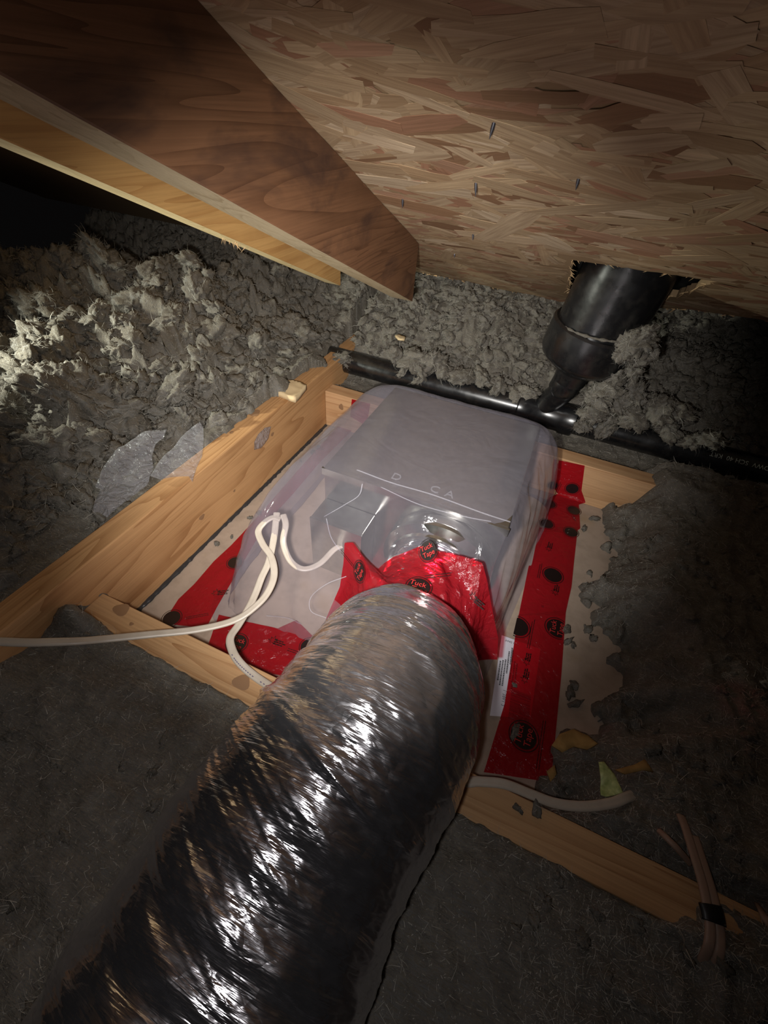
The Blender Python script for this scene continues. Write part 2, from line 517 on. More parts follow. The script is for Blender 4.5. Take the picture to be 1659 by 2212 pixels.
PAL = [(0.504, 0.36, 0.216), (0.552, 0.408, 0.252), (0.456, 0.312, 0.18), (0.588, 0.444, 0.288), (0.432, 0.228, 0.138), (0.324, 0.186, 0.102), (0.54, 0.396, 0.24), (0.48, 0.282, 0.18), (0.672, 0.528, 0.36), (0.24, 0.132, 0.072)]
PW = np.array([.17, .16, .12, .15, .10, .05, .12, .07, .04, .02]); PW /= PW.sum()


def strand_shape(L, W, r):
    k = 5
    xs = np.linspace(-L / 2, L / 2, k)
    top = [(x + r.normal(0, L * .02), W / 2 * (1 + r.normal(0, .16)) * (1 if 0 < i < k - 1 else r.uniform(.3, .95))) for i, x in enumerate(xs)]
    bot = [(x + r.normal(0, L * .02), -W / 2 * (1 + r.normal(0, .16)) * (1 if 0 < i < k - 1 else r.uniform(.3, .95))) for i, x in enumerate(xs)]
    return top + bot[::-1]


SV, SF, SCOL, SGR = [], [], [], []
strands_big = []
n_s = 0
HOLEC = np.mean(np.array(HOLE2), 0)
for i in range(9000):
    x = rng.uniform(-.35, 1.35); y = rng.uniform(-.35, .975)
    L = rng.uniform(.04, .13); W = rng.uniform(.006, .024)
    if rng.random() < .14: L *= 1.35; W *= 1.5
    an = rng.normal(0, .42) if rng.random() < .8 else rng.uniform(-1.5, 1.5)
    hgt = rng.uniform(.0002, .0007)
    shp = strand_shape(L, W, rng)
    ca, sa = math.cos(an), math.sin(an)
    P2 = [(x + px * ca - py * sa, y + (px * sa + py * ca) * .916) for px, py in shp]
    if any(in_poly(p, hol) or not in_poly(p, OUT2) for p in P2): continue
    if any((min(p[0] for p in P2) < h[0] < max(p[0] for p in P2)) and (min(p[1] for p in P2) < h[1] < max(p[1] for p in P2)) for h in hol): continue
    tilt = rng.normal(0, .012), rng.normal(0, .02)
    col = np.array(PAL[rng.choice(len(PAL), p=PW)]) * rng.uniform(.85, 1.12)
    V3 = [np.array([p[0], p[1], roof_z(p[1])]) + DN * max(.0001, hgt + (p[0] - x) * tilt[0] * .3 + (p[1] - y) * tilt[1] * .3) for p in P2]
    pxx, pyy, dd = project(np.mean(V3, 0)[None])
    vis = 0 < pxx[0] < 1659 and -60 < pyy[0] < 720 and dd[0] > 0.05
    area = L * W / max(dd[0], .15) ** 2 if vis else 0
    gr = [(px * 14 + i * 1.7, py * 260, i * .37) for px, py in shp]
    strands_big.append((area, V3, col, gr))
strands_big.sort(key=lambda s: -s[0])
for k, (area, V3, col, gr) in enumerate(strands_big):
    if k < 280 and area > 0:
        c_ = np.mean(V3, 0) - DN * .0
        V3b = [v + DN * .0004 for v in V3]
        n = len(V3b)
        o = np_mesh('strand', V3b + V3, [list(range(n))] + [[j, n + j, n + (j + 1) % n, (j + 1) % n] for j in range(n)], M_OSB, ceil_, False, [(*col, 1)] * (2 * n), gr + gr)
    else:
        n0 = len(SV); SV += V3; SGR += gr; SCOL += [(*col, 1)] * len(V3); SF.append(list(range(n0, n0 + len(V3))))
st = np_mesh('strand_layer', SV, SF, M_OSB, ceil_, False, SCOL, SGR); st['kind'] = 'stuff'
# torn fibres round the sawn opening and along the lower edge
SV, SF = [], []
def spike(p, d, L, wd):
    n0 = len(SV); s = np.cross(d, [.3, .2, .9]); s /= np.linalg.norm(s) + 1e-9; u = np.cross(d, s)
    SV.extend([p + s * wd, p - s * wd * .5 + u * wd, p - s * wd * .5 - u * wd, p + d * L]); SF.extend([[n0, n0 + 1, n0 + 3], [n0 + 1, n0 + 2, n0 + 3], [n0 + 2, n0, n0 + 3]])
for P, cnt in ((hol, 130), (outl, 0)):
    for _ in range(cnt):
        i = rng.integers(len(P)); q = P[i] + (P[(i + 1) % len(P)] - P[i]) * rng.random()
        inw = HOLEC - q; inw /= np.linalg.norm(inw)
        d = np.array([inw[0] * .6, inw[1] * .7, -.1]) + rng.normal(0, .55, 3); d[2] = -abs(d[2]); d /= np.linalg.norm(d)
        spike(np.array([q[0], q[1], roof_z(q[1]) + .001]), d, rng.uniform(.003, .012), rng.uniform(.0004, .001))
for _ in range(160):
    x = rng.uniform(.1, 1.2); y = np.interp(x, [.2, .43, .5, .66, .82, 1.8], [.955, .985, .955, .80, .765, .745])
    d = np.array([rng.normal(0, .8), .5, -.2 + rng.normal(0, .3)]); d /= np.linalg.norm(d)
    spike(np.array([x, y - .004, roof_z(y) - .0]), d, rng.uniform(.006, .02), rng.uniform(.0005, .0016))
sp = np_mesh('splinters', SV, SF, M_SPLINTER, ceil_, False); sp['kind'] = 'stuff'
felt = np_mesh('trim_1', [(-1.2, -.9, roof_z(-.9) + .06), (1.8, -.9, roof_z(-.9) + .06), (1.8, 1.4, roof_z(1.4) + .06), (-1.2, 1.4, roof_z(1.4) + .06)], [[0, 1, 2, 3]], M_FELT, None, False)
md = felt.modifiers.new('t', 'SOLIDIFY'); md.thickness = .004
tag(felt, kind='structure')


# ---------------------------------------------------------------- timber
def sloped_beam(name, xr, wd, y0, y1, zb0, slope, depth, mat, parent=None):
    """a member running along y, right face at x = xr, bottom at zb0 - slope*(y - 0), plumb-cut end"""
    n = 60
    ys = np.linspace(y0, y1, n)
    V = []
    for i, y in enumerate(ys):
        zb = zb0 - slope * y; zt = zb + depth
        e = .0012
        wv = .0006 * math.sin(y * 31 + xr * 50)
        for (x, z) in ((xr - e, zb), (xr, zb + e), (xr, zt - e), (xr - e, zt), (xr - wd + e, zt), (xr - wd, zt - e), (xr - wd, zb + e), (xr - wd + e, zb)):
            V.append((x + wv, y, z))
    m = 8
    faces = [list(f) for f in grid_faces(n, m, True)] + [list(range(m))[::-1], list(range((n - 1) * m, n * m))]
    return np_mesh(name, V, faces, mat, parent, False)


RB0 = .5937; RSL = .425
r1 = sloped_beam('rafter', .1732, .046, -.62, .675, RB0, RSL, .1, M_RAFT)
V = np.empty(len(r1.data.vertices) * 3); r1.data.vertices.foreach_get('co', V); V = V.reshape(-1, 3)
up_ = V[:, 2] > (RB0 - RSL * V[:, 1] + .05); V[up_, 2] = roof_z(V[up_, 1]) - .0015; r1.data.vertices.foreach_set('co', V.astype(np.float32).ravel())
r2 = sloped_beam('rafter', 0.0, .038, -.62, .70, RB0 + .003, RSL, .095, M_RAFT2)
V = np.empty(len(r2.data.vertices) * 3); r2.data.vertices.foreach_get('co', V); V = V.reshape(-1, 3)
up_ = V[:, 2] > (RB0 + .003 - RSL * V[:, 1] + .05); V[up_, 2] = roof_z(V[up_, 1]) - .0015; r2.data.vertices.foreach_set('co', V.astype(np.float32).ravel())
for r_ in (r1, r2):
    r_.data.materials.append(M_LIT_EDGE if r_ is r1 else M_LIT_EDGE2)  # undersides take the wood colours with the lamplight painted in
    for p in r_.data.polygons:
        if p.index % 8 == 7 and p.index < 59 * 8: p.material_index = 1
tag(r1, 'large reddish-brown rafter with dark stains running against the strand board, its cut end free', 'rafter')
tag(r2, 'amber rafter behind the brown one, its narrow underside brightly lit', 'rafter')
# torn splinters under the lit edge of the second rafter
SV, SF = [], []
for k in range(16):
    y = .40 + rng.normal(0, .012); spike(np.array([-.004 - rng.random() * .02, y, RB0 - RSL * y + .002]), np.array([rng.normal(0, .5), rng.normal(0, .5), -1]) / 1.2, rng.uniform(.004, .012), .0006)
np_mesh('splinters', SV, SF, M_SPLINTER, r2, False)['kind'] = 'stuff'

HJ = .14
j = box('ceiling_joist', -.038, 0, -.62, 1.3, .0005, HJ, M_JOIST, None, .0018)
tag(j, 'long pine joist on edge beside the fan bay, bare grain on top and inner side', 'joist')
bf = box('blocking', .0005, .93, -.0418, 0, .0005, .0805, M_BLOCK, None, .0015)
tag(bf, 'pale two-by-four blocking in front of the fan, running under the foil duct', 'blocking')
bb = box('blocking', .0005, 1.02, .6196, .6576, .0005, .0925, M_BLOCK2, None, .0015)
tag(bb, 'pine blocking behind the fan below the black drain pipe', 'blocking')


def knot(parent, p, ax, ay, rx, ry, nrm):
    p = np.array(p); n = 18
    V = [p + nrm * .0009]
    for k in range(n):
        a = 2 * math.pi * k / n; rr_ = 1 + .12 * math.sin(3 * a + p[0] * 90)
        V.append(p + ax * math.cos(a) * rx * rr_ + ay * math.sin(a) * ry * rr_ + nrm * .0003)
    np_mesh('knot', V, [[0, 1 + k, 1 + (k + 1) % n] for k in range(n)], M_KNOT, parent, True)
EX, EY, EZ = np.eye(3)
for px, py, rx in ((262, 1317, .011), (284, 1348, .003), (522, 1474, .011)):
    knot(bf, at(px, py, z=.0806), EX, EY, rx, rx * .8, EZ)
for px, py, rx in ((436, 1117, .005), (588, 938, .004), (506, 1060, .0025)):
    knot(j, at(px, py, x=.0002), EY, EZ, rx * 1.3, rx, EX)
knot(j, at(549, 892, z=.1402), EX, EY, .011, .012, EZ); knot(j, at(500, 934, z=.1402), EX, EY, .003, .004, EZ)
knot(bb, at(737, 879, y=.6194), EX, EZ, .006, .008, -EY)
# caulk bead along the joist foot
V = []; ys = np.linspace(.01, .615, 240)
for i, y in enumerate(ys):
    r_ = .0035 + .004 * ridged(np.array([y * 60]), np.array([1.2]), 3, 8)[0]
    for k in range(6):
        a = math.pi * .5 * k / 5
        V.append((.0006 + r_ * math.cos(a) * 1.1, y, .0008 + r_ * math.sin(a) * .7))
cb = np_mesh('caulk_bead', V, grid_faces(240, 6)[:, ::-1], plain('dark_sealant', (.035, .033, .034), .35), None, True)
tag(cb, 'ragged bead of dark sealant along the foot of the joist', 'sealant')

# ---------------------------------------------------------------- exhaust fan in its clear hood
FX0, FX1, FY0, FY1, FZ = .206, .479, .253, .527, .200
fan = empty('exhaust_fan', (.34, .39, 0)); tag(fan, 'galvanised exhaust fan box inside the clear plastic hood', 'fan')
box('housing', FX0, FX1, FY0, FY1, .002, FZ, M_GALV, fan, .0012)
box('lid_lip', FX0 - .0015, FX1 + .0015, FY0 - .004, FY0 - .0005, FZ - .012, FZ + .0008, M_GALV, fan, .0004)
jb = box('junction_box', .208, .292, .207, FY0 - .001, .03, .140, M_GALV, fan, .001)
box('box_cover', .2075, .2925, .2035, .2068, .03, .1405, M_GALV, fan, .0006)
DC = np.array([.400, 0, .108])
th = np.array([[.40, y, .108] for y in (.2525, .250, .246, .236, .232, .226, .22, .215)])
lathe('adapter', th, [.080, .0805, .079, .078, .081, .0805, .069, .068], M_GALV, fan, 56)
V = []; nA, nB = 40, 64
for i in range(nA):
    y = .217 - .085 * i / (nA - 1)
    for k in range(nB):
        a = 2 * math.pi * k / nB
        r_ = .058 + .003 * math.sin(i * 1.25) + .004 * fbm(np.array([a * 3]), np.array([i * .35]), 2, 4)[0]
        V.append((.40 + r_ * math.cos(a), y, .108 + r_ * math.sin(a)))
np_mesh('inner_duct', V, grid_faces(nA, nB, True), M_FOIL, fan)

# hood: clear polyethylene, draped over the box and flared to its flange
hood = empty('vapour_hood', (.34, .33, 0)); tag(hood, 'clear plastic vapour hood draped over the fan box', 'hood')
def rrect(x0, x1, y0, y1, r, n):
    P = []
    w_, h_ = x1 - x0 - 2 * r, y1 - y0 - 2 * r
    per = 2 * (w_ + h_) + 2 * math.pi * r
    segs = [((x0 + r, y0), (1, 0), w_, None), ((x1 - r, y0 + r), None, math.pi * r / 2, -90), ((x1, y0 + r), (0, 1), h_, None), ((x1 - r, y1 - r), None, math.pi * r / 2, 0),
            ((x1 - r, y1), (-1, 0), w_, None), ((x0 + r, y1 - r), None, math.pi * r / 2, 90), ((x0, y1 - r), (0, -1), h_, None), ((x0 + r, y0 + r), None, math.pi * r / 2, 180)]
    # equal share per segment keeps rings in step
    share = [.20, .06, .19, .06, .20, .06, .17, .06]
    for (p, d, L, a0), s in zip(segs, share):
        k = int(round(s * n))
        for q in range(k):
            f = q / k
            if d: P.append((p[0] + d[0] * L * f, p[1] + d[1] * L * f))
            else:
                a = math.radians(a0 + 90 * f); P.append((p[0] + r * math.cos(a), p[1] + r * math.sin(a)))
    return np.array(P)
NP = 200
levels = [(.003, .088, .552, .056, .596, .05), (.004, .100, .545, .088, .585, .055), (.012, .104, .539, .093, .582, .055), (.04, .108, .536, .104, .580, .055), (.075, .112, .533, .124, .577, .055),
          (.11, .116, .529, .150, .573, .055), (.145, .127, .521, .186, .566, .052), (.175, .146, .511, .220, .557, .048), (.192, .164, .500, .236, .549, .045),
          (.2005, .180, .493, .246, .540, .042), (.2045, .200, .482, .258, .530, .035)]
LV = np.array(levels); nl = 64
tt = np.linspace(0, len(levels) - 1, nl)
Lf = np.stack([np.interp(tt, np.arange(len(levels)), LV[:, k]) for k in range(6)], 1)
rings = []
for z, x0, x1, y0, y1, r in Lf:
    P = rrect(x0, x1, y0, y1, r, NP); rings.append(np.column_stack([P, np.full(len(P), z)]))
np_ = len(rings[0])
top = rings[-1]; cen = top.mean(0)
for f in np.linspace(.94, .0005, 22):
    q = cen + (top - cen) * f; q[:, 2] = .2045 - .0022 * (1 - f); rings.append(q)
H = np.array(rings)
H[:, :, 0] += np.clip((H[:, :, 0] - .335) / .2, 0, 1) * (H[:, :, 1] - .42) * .12
uu = np.arange(np_)[None, :] / np_ * 2 * np.pi; vv = np.arange(len(rings))[:, None]
cu, su = np.cos(uu) * 4, np.sin(uu) * 4
side = np.clip(vv / 8, 0, 1) * np.clip((nl + 2 - vv) / 14, 0, 1)
nrm = np.stack([np.cos(np.arctan2(H[:, :, 1] - .33, H[:, :, 0] - .335)), np.sin(np.arctan2(H[:, :, 1] - .33, H[:, :, 0] - .335)), 0 * H[:, :, 0]], -1)
wr = .0065 * fbm(cu * 1.0 + 30, su * 1.0 + vv * .05, 3, 21) + .0045 * (ridged(cu * 1.6 + 9, su * 1.6 + vv * .035 + 3, 3, 31) - .5)
frontish = np.clip((.25 - H[:, :, 1]) / .08, 0, 1)
wr = wr * (.8 + 1.6 * frontish)
H = H + nrm * (wr * side)[:, :, None]
H[:, :, 2] += (np.clip((vv - nl) / 4, 0, 1)) * .0012 * ridged(H[:, :, 0] * 25, H[:, :, 1] * 25, 2, 44)
np_mesh('film', H.reshape(-1, 3), grid_faces(len(rings), np_, True), M_POLY, hood)
# sealed seam folded across the front of the lid and embossed letters beside it
def emboss(parent, body, origin, xd, yd, size, mat, name='embossed_text', ext=.0004, align='LEFT'):
    cu_ = bpy.data.curves.new(name, 'FONT'); cu_.body = body; cu_.size = size; cu_.extrude = ext; cu_.align_x = align; cu_.align_y = 'CENTER'; cu_.resolution_u = 3
    cu_.materials.append(mat)
    o = bpy.data.objects.new(name, cu_); COL.objects.link(o)
    xd = np.array(xd, float); xd /= np.linalg.norm(xd); yd = np.array(yd, float); yd -= xd * (yd @ xd); yd /= np.linalg.norm(yd); zd = np.cross(xd, yd)
    dg = bpy.context.evaluated_depsgraph_get(); dg.update()
    tm = bpy.data.meshes.new_from_object(o.evaluated_get(dg)); tm.name = name
    bpy.data.objects.remove(o); bpy.data.curves.remove(cu_)
    o = bpy.data.objects.new(name, tm); COL.objects.link(o)
    if not tm.materials: tm.materials.append(mat)
    loc = np.array(origin, float)
    if parent is not None:
        o.parent = parent; p = parent
        while p is not None: loc = loc - np.array(p.location); p = p.parent
    o.matrix_local = Matrix(((xd[0], yd[0], zd[0], loc[0]), (xd[1], yd[1], zd[1], loc[1]), (xd[2], yd[2], zd[2], loc[2]), (0, 0, 0, 1)))
    return o
M_SEAM = poly('film_seam', (.97, .97, .98), (.70, .69, .76), .11, .1)
M_EMB = poly('embossed_film', (.95, .95, .96), (.55, .54, .60), .05, .08)
sweep('seam', [(.255, .262, .2062), (.31, .259, .2063), (.37, .262, .2064), (.44, .259, .2062), (.478, .260, .2056)], .0025, .0010, M_SEAM, hood, 60, 10)
sweep('seam', [(.30, .246, .2040), (.36, .240, .2018), (.42, .244, .2035), (.455, .250, .2048)], .0018, .0008, M_SEAM, hood, 60, 10)
for (x, ch) in ((.304, 'D'), (.362, 'C'), (.384, 'A')):
    emboss(hood, ch, (x, .274, .2062), (1, 0, 0), (0, 1, 0), .020, M_EMB)
# loose creases and a pull string of the film seen on its front
for pts in ([at(748, 1245, y=.135), at(705, 1262, y=.125), at(672, 1290, y=.115), at(672, 1320, y=.105), at(705, 1335, y=.10)],
            [at(700, 1116, y=.205), at(745, 1090, y=.207), at(775, 1070, y=.212), at(783, 1045, y=.22)],
            [at(705, 1120, y=.195), at(715, 1160, y=.185), at(735, 1190, y=.175)],
            [at(575, 1330, z=.02), at(620, 1335, z=.022), at(650, 1348, z=.02)]):
    sweep('crease', pts, .0014, .0010, M_SEAM, hood, 40, 8)

# ---------------------------------------------------------------- foil duct
duct = empty('flexible_duct', (.4, -.1, .08)); tag(duct, 'crinkled silver foil insulated duct running from the fan towards the camera', 'duct')
AX = np.array([(.403, .108, .096, .066), (.402, .088, .104, .067), (.403, .076, .112, .080), (.406, .055, .132, .087), (.414, .018, .162, .090), (.414, -.03, .181, .0925), (.402, -.09, .172, .094), (.390, -.147, .160, .096), (.386, -.21, .150, .099), (.392, -.30, .146, .102), (.405, -.42, .145, .104), (.41, -.52, .145, .100)])
nL, nC = 640, 320
A = spline(AX, nL); Cc = A[:, :3]; R0 = A[:, 3]
T = np.gradient(Cc, axis=0); ds = np.linalg.norm(T, axis=1); T /= ds[:, None]; S_ = np.cumsum(ds)
Sx = np.cross(T, [0, 0, 1.0]); Sx /= np.linalg.norm(Sx, axis=1)[:, None]; Nn = np.cross(Sx, T)
a = np.linspace(0, 2 * np.pi, nC, endpoint=False)[None, :]; s = S_[:, None]
# helix of the wire and the folds of the loose jacket, slanting round the tube
hel = s / .034 - a / (2 * np.pi) * 1.0
disp = .0012 * np.cos(2 * np.pi * hel)
ca_, sa_ = np.cos(a) * .1, np.sin(a) * .1
loose = np.clip((s - .20) / .14, 0, 1)
fold = s + (.10 + .30 * loose) * ca_ + .06 * sa_              # folds lean across the tube
disp = disp + .0140 * loose * (ridged(fold * 8 + 2, sa_ * 7 + 4 + ca_ * 4, 2, 51) - .45)
disp = disp + .0050 * loose * (ridged((s - .55 * ca_) * 9 + 7, sa_ * 8 + 9 + ca_ * 3, 2, 77) - .45)
disp = disp + .0040 * (1 - .75 * loose) * (ridged(fold * 30, sa_ * 8 + ca_ * 6 + 20, 2, 61) - .5)
disp = disp + (.0022 - .0012 * loose) * (ridged(fold * 85 + sa_ * 4, sa_ * 16 + ca_ * 13 + 7, 2, 71) - .5)
disp = disp + .0009 * (ridged(fold * 210 + sa_ * 6, sa_ * 34 + ca_ * 28 + 7, 2, 91) - .5)
rr_ = R0[:, None] + disp
V = Cc[:, None, :] + rr_[:, :, None] * (Sx[:, None, :] * np.cos(a)[:, :, None] + Nn[:, None, :] * np.sin(a)[:, :, None])
np_mesh('foil_jacket', V.reshape(-1, 3), grid_faces(nL, nC, True)[:, ::-1], M_FOIL, duct)
# gathered mouth of the jacket
V = []
for i in range(10):
    f = i / 9
    for k in range(120):
        an = 2 * math.pi * k / 120
        r_ = .067 + .006 * f + (.002 + .003 * (1 - f)) * math.sin(an * 17) + .003 * math.sin(an * 5 + 1)
        V.append((.403 + r_ * math.cos(an), .118 - .016 * f, .094 + .003 * f + r_ * math.sin(an)))
np_mesh('gathered_end', V, grid_faces(10, 120, True), M_FOIL, duct)


# ---------------------------------------------------------------- red tape
def resample(P, n):
    P = np.asarray(P, float); L = np.r_[0, np.cumsum(np.linalg.norm(np.diff(P, axis=0), axis=1))]
    u = np.linspace(0, L[-1], n)
    return np.stack([np.interp(u, L, P[:, k]) for k in range(3)], 1)


def strip(name, left, right, parent, n=60, m=20, amp=.0008, seed=0, lift=(0, 0, 1), mat=None):
    a_, b_ = resample(left, n), resample(right, n)
    f = np.linspace(0, 1, m)[None, :, None]
    V = a_[:, None] * (1 - f) + b_[:, None] * f
    d = amp * ridged(np.linspace(0, 6, n)[:, None] + seed, np.linspace(0, 2.2, m)[None, :] + seed * 1.3, 3, seed)
    V = V + np.array(lift)[None, None] * d[:, :, None]
    return np_mesh(name, V.reshape(-1, 3), grid_faces(n, m), mat or M_TAPE, parent)


def disc(name, c, ax, ay, r, mat, parent, r0=0.0, n=36, cut=None, lift=0.0):
    ax = np.array(ax, float); ax /= np.linalg.norm(ax); ay = np.array(ay, float); ay -= ax * (ay @ ax); ay /= np.linalg.norm(ay); nz = np.cross(ax, ay)
    c = np.array(c) + nz * lift
    V, Fs = [], []
    def pt(r_, t):
        u, v = r_ * math.cos(t), r_ * math.sin(t)
        if cut: u = min(max(u, cut[0]), cut[1]); v = min(max(v, cut[2]), cut[3])
        return c + ax * u + ay * v
    for k in range(n):
        t = 2 * math.pi * k / n
        V += [pt(r0, t), pt(r, t)]
    for k in range(n):
        q = (k + 1) % n
        Fs.append([2 * k, 2 * k + 1, 2 * q + 1, 2 * q] if r0 > 0 else [2 * k, 2 * k + 1, 2 * q + 1])
    if r0 == 0:
        V.append(c); Fs = [[len(V) - 1, 2 * k + 1, 2 * ((k + 1) % n) + 1] for k in range(n)]
    return np_mesh(name, V, Fs, mat, parent, False)


def logo(parent, c, ax, ay, r, text=True, cut=None):
    d = disc('printed_disc', c, ax, ay, r, M_INK, parent, 0, 36, cut, .0010)
    disc('printed_ring', c, ax, ay, r * 1.2, M_INK, parent, r * 1.13, 36, cut, .0010)
    if text:
        ax = np.array(ax, float) / np.linalg.norm(ax); ay = np.array(ay, float) / np.linalg.norm(ay); nz = np.cross(ax, ay)
        for k, (wd_, dy) in enumerate((('Tuck', .36), ('Tape', -.36))):
            emboss(parent, wd_, np.array(c) + ay * r * dy + nz * .0016, ax, ay, r * .74, M_REDINK, 'printed_text', .00005, 'CENTER')
    return d


def lines(parent, c, ax, ay, L, gap=.003, wdt=.0009, cnt=2):
    ax = np.array(ax, float) / np.linalg.norm(ax); ay = np.array(ay, float) / np.linalg.norm(ay); nz = np.cross(ax, ay)
    V, Fs = [], []
    for k in range(cnt):
        y = (k - (cnt - 1) / 2) * gap; x = -L / 2
        while x < L / 2:
            l = random.uniform(.002, .006); n0 = len(V)
            for u, v in ((x, y - wdt / 2), (x + l, y - wdt / 2), (x + l, y + wdt / 2), (x, y + wdt / 2)):
                V.append(np.array(c) + ax * u + ay * v + nz * .0011)
            Fs.append([n0, n0 + 1, n0 + 2, n0 + 3]); x += l + .0007
    return np_mesh('fine_print', V, Fs, M_INK, parent, False)


def leaf_mark(parent, c, ax, ay, r):
    ax = np.array(ax, float) / np.linalg.norm(ax); ay = np.array(ay, float) / np.linalg.norm(ay); nz = np.cross(ax, ay)
    rad = [1, .45, .85, .5, .95, .42, .7, .35, .3, .35, .7, .42, .95, .5, .85, .45]
    V, n = [], len(rad)
    for k, q in enumerate(rad):
        t = math.pi / 2 + 2 * math.pi * k / n
        for w_ in (1.0, .80):
            V.append(np.array(c) + (ax * math.cos(t) + ay * math.sin(t)) * r * q * w_ + nz * .0011)
    Fs = [[2 * k, 2 * ((k + 1) % n), 2 * ((k + 1) % n) + 1, 2 * k + 1] for k in range(n)]
    np_mesh('leaf_mark', V, Fs, M_INK, parent, False)
    for q in range(3):
        lines(parent, np.array(c) + ax * r * .9 - ay * r * (.35 * q - .3), ax, ay, r * 1.5, .001, .0016, 1)


Zt = .0055
# right-hand side: three overlapping lengths, all turned so that the print reads from the side
def P0(px, py, z=Zt): return at(px, py, z=z)
t = empty('tape_strip', (.59, .16, 0)); tag(t, 'longest red tape length on the ceiling board, lying over the white paper sticker', 'tape')
strip('tape', [P0(1120, 1328), P0(1090, 1520), P0(1045, 1668)], [P0(1222, 1318), P0(1212, 1460), P0(1190, 1690)], t, 80, 24, .0006, 1)
logo(t, P0(1131, 1590, 0.0064), (0, 1, 0), (-1, 0, 0), .0165)
logo(t, P0(1203, 1358, 0.0064), (0, 1, 0), (-1, 0, 0), .0165, True, (-1, 1, -.009, 1))
logo(t, P0(1118, 1354, 0.0064), (0, 1, 0), (-1, 0, 0), .0165, False, (-1, 1, -1, .004))
lines(t, P0(1146, 1372, 0.0063), (0, 1, 0), (-1, 0, 0), .05); lines(t, P0(1168, 1610, 0.0063), (0, 1, 0), (-1, 0, 0), .06)
leaf_mark(t, P0(1138, 1430, 0.0065), (0, 1, 0), (-1, 0, 0), .008); leaf_mark(t, P0(1134, 1468, 0.0065), (0, 1, 0), (-1, 0, 0), .008)
t = empty('tape_strip', (.59, .38, 0)); tag(t, 'middle red tape length on the board right of the hood, with one faint round mark', 'tape')
strip('tape', [P0(1165, 1140), P0(1148, 1222), P0(1142, 1222), P0(1120, 1330)], [P0(1248, 1138), P0(1240, 1210), P0(1234, 1268), P0(1220, 1330)], t, 60, 24, .0008, 2)
logo(t, P0(1194, 1243, 0.0065), (0, 1, 0), (-1, 0, 0), .0155, False); lines(t, P0(1165, 1235, 0.0064), (0, 1, 0), (-1, 0, 0), .032, .003)
leaf_mark(t, P0(1200, 1280, 0.0064), (0, 1, 0), (-1, 0, 0), .009); leaf_mark(t, P0(1186, 1186, 0.0064), (0, 1, 0), (-1, 0, 0), .009)
t = empty('tape_strip', (.6, .58, 0)); tag(t, 'red tape length folded up over the back blocking, with six round black marks', 'tape')
yb = .6184
lft = [at(1196, 992, y=yb), at(1192, 1045, y=yb), (.566, yb, .006), P0(1186, 1075), P0(1175, 1140), P0(1166, 1150)]
rgt = [at(1263, 1006, y=yb), at(1256, 1060, y=yb), (.625, yb, .006), P0(1250, 1090), P0(1253, 1142), P0(1240, 1150)]
strip('tape', lft, rgt, t, 70, 24, .0009, 3, (0, -.5, .8))
for px, py in ((1187, 1089), (1239, 1103), (1181, 1132), (1233, 1150)):
    logo(t, P0(px, py, 0.0070), (0, 1, 0), (-1, 0, 0), .0125, False)
logo(t, at(1236, 1055, y=yb - .0012), (0, 0, 1), (-1, 0, 0), .0125, False); logo(t, at(1194, 1048, y=yb - .0012), (0, 0, 1), (-1, 0, 0), .010, False)
lines(t, at(1204, 1060, y=yb - .0012), (0, 0, 1), (-1, 0, 0), .04, .003)
# left-hand strip under the flange
t = empty('tape_strip', (.08, .25, 0)); tag(t, 'red tape strip along the left flange of the hood, near the joist', 'tape')
strip('tape', [P0(352, 1347), P0(385, 1295), P0(420, 1262), P0(462, 1213), P0(500, 1178), P0(540, 1135), P0(590, 1078), P0(640, 1020), P0(690, 965), P0(735, 915)],
      [P0(445, 1358), P0(470, 1310), P0(490, 1275), P0(525, 1215), P0(552, 1170), P0(585, 1120), P0(635, 1065), P0(690, 1000), P0(740, 950), P0(775, 915)], t, 140, 24, .0012, 4)
dx = np.array([.35, -1.0, 0]); dy = np.array([1.0, .35, 0])
logo(t, P0(371, 1336, 0.0070), dx, dy, .0125, False); lines(t, P0(425, 1332, 0.0066), (1, .8, 0), (-.8, 1, 0), .03)
leaf_mark(t, P0(468, 1282, 0.0068), (1, .7, 0), (-.7, 1, 0), .009); logo(t, P0(508, 1216, 0.0072), dx, dy, .012, False)
# front strip
t = empty('tape_strip', (.2, .06, 0)); tag(t, 'crumpled red tape strip along the front flange under the loose cables', 'tape')
strip('tape', [P0(450, 1393), P0(500, 1420), P0(545, 1437), P0(590, 1457), P0(620, 1462)], [P0(473, 1328), P0(540, 1345), P0(600, 1358), P0(640, 1340), P0(700, 1398)], t, 70, 24, .0016, 5)
fx = at(620, 1400, z=0) - at(500, 1360, z=0); fx[2] = 0; fy = np.array([-fx[1], fx[0], 0])
logo(t, P0(512, 1390, 0.0072), fx, fy, .0135); leaf_mark(t, P0(590, 1385, 0.0072), fx, fy, .009); lines(t, P0(635, 1408, 0.0072), fx, fy, .02)
logo(t, P0(668, 1398, 0.0074), fx, fy, .0125, False)
# strip behind
t = empty('tape_strip', (.1, .6, .05)); tag(t, 'short red tape tab on the back blocking at the far left corner of the hood', 'tape')
strip('tape', [at(760, 862, y=.6188), at(757, 900, y=.6188)], [at(800, 872, y=.6188), at(792, 920, y=.6188)], t, 16, 12, .0006, 6, (0, -1, 0))
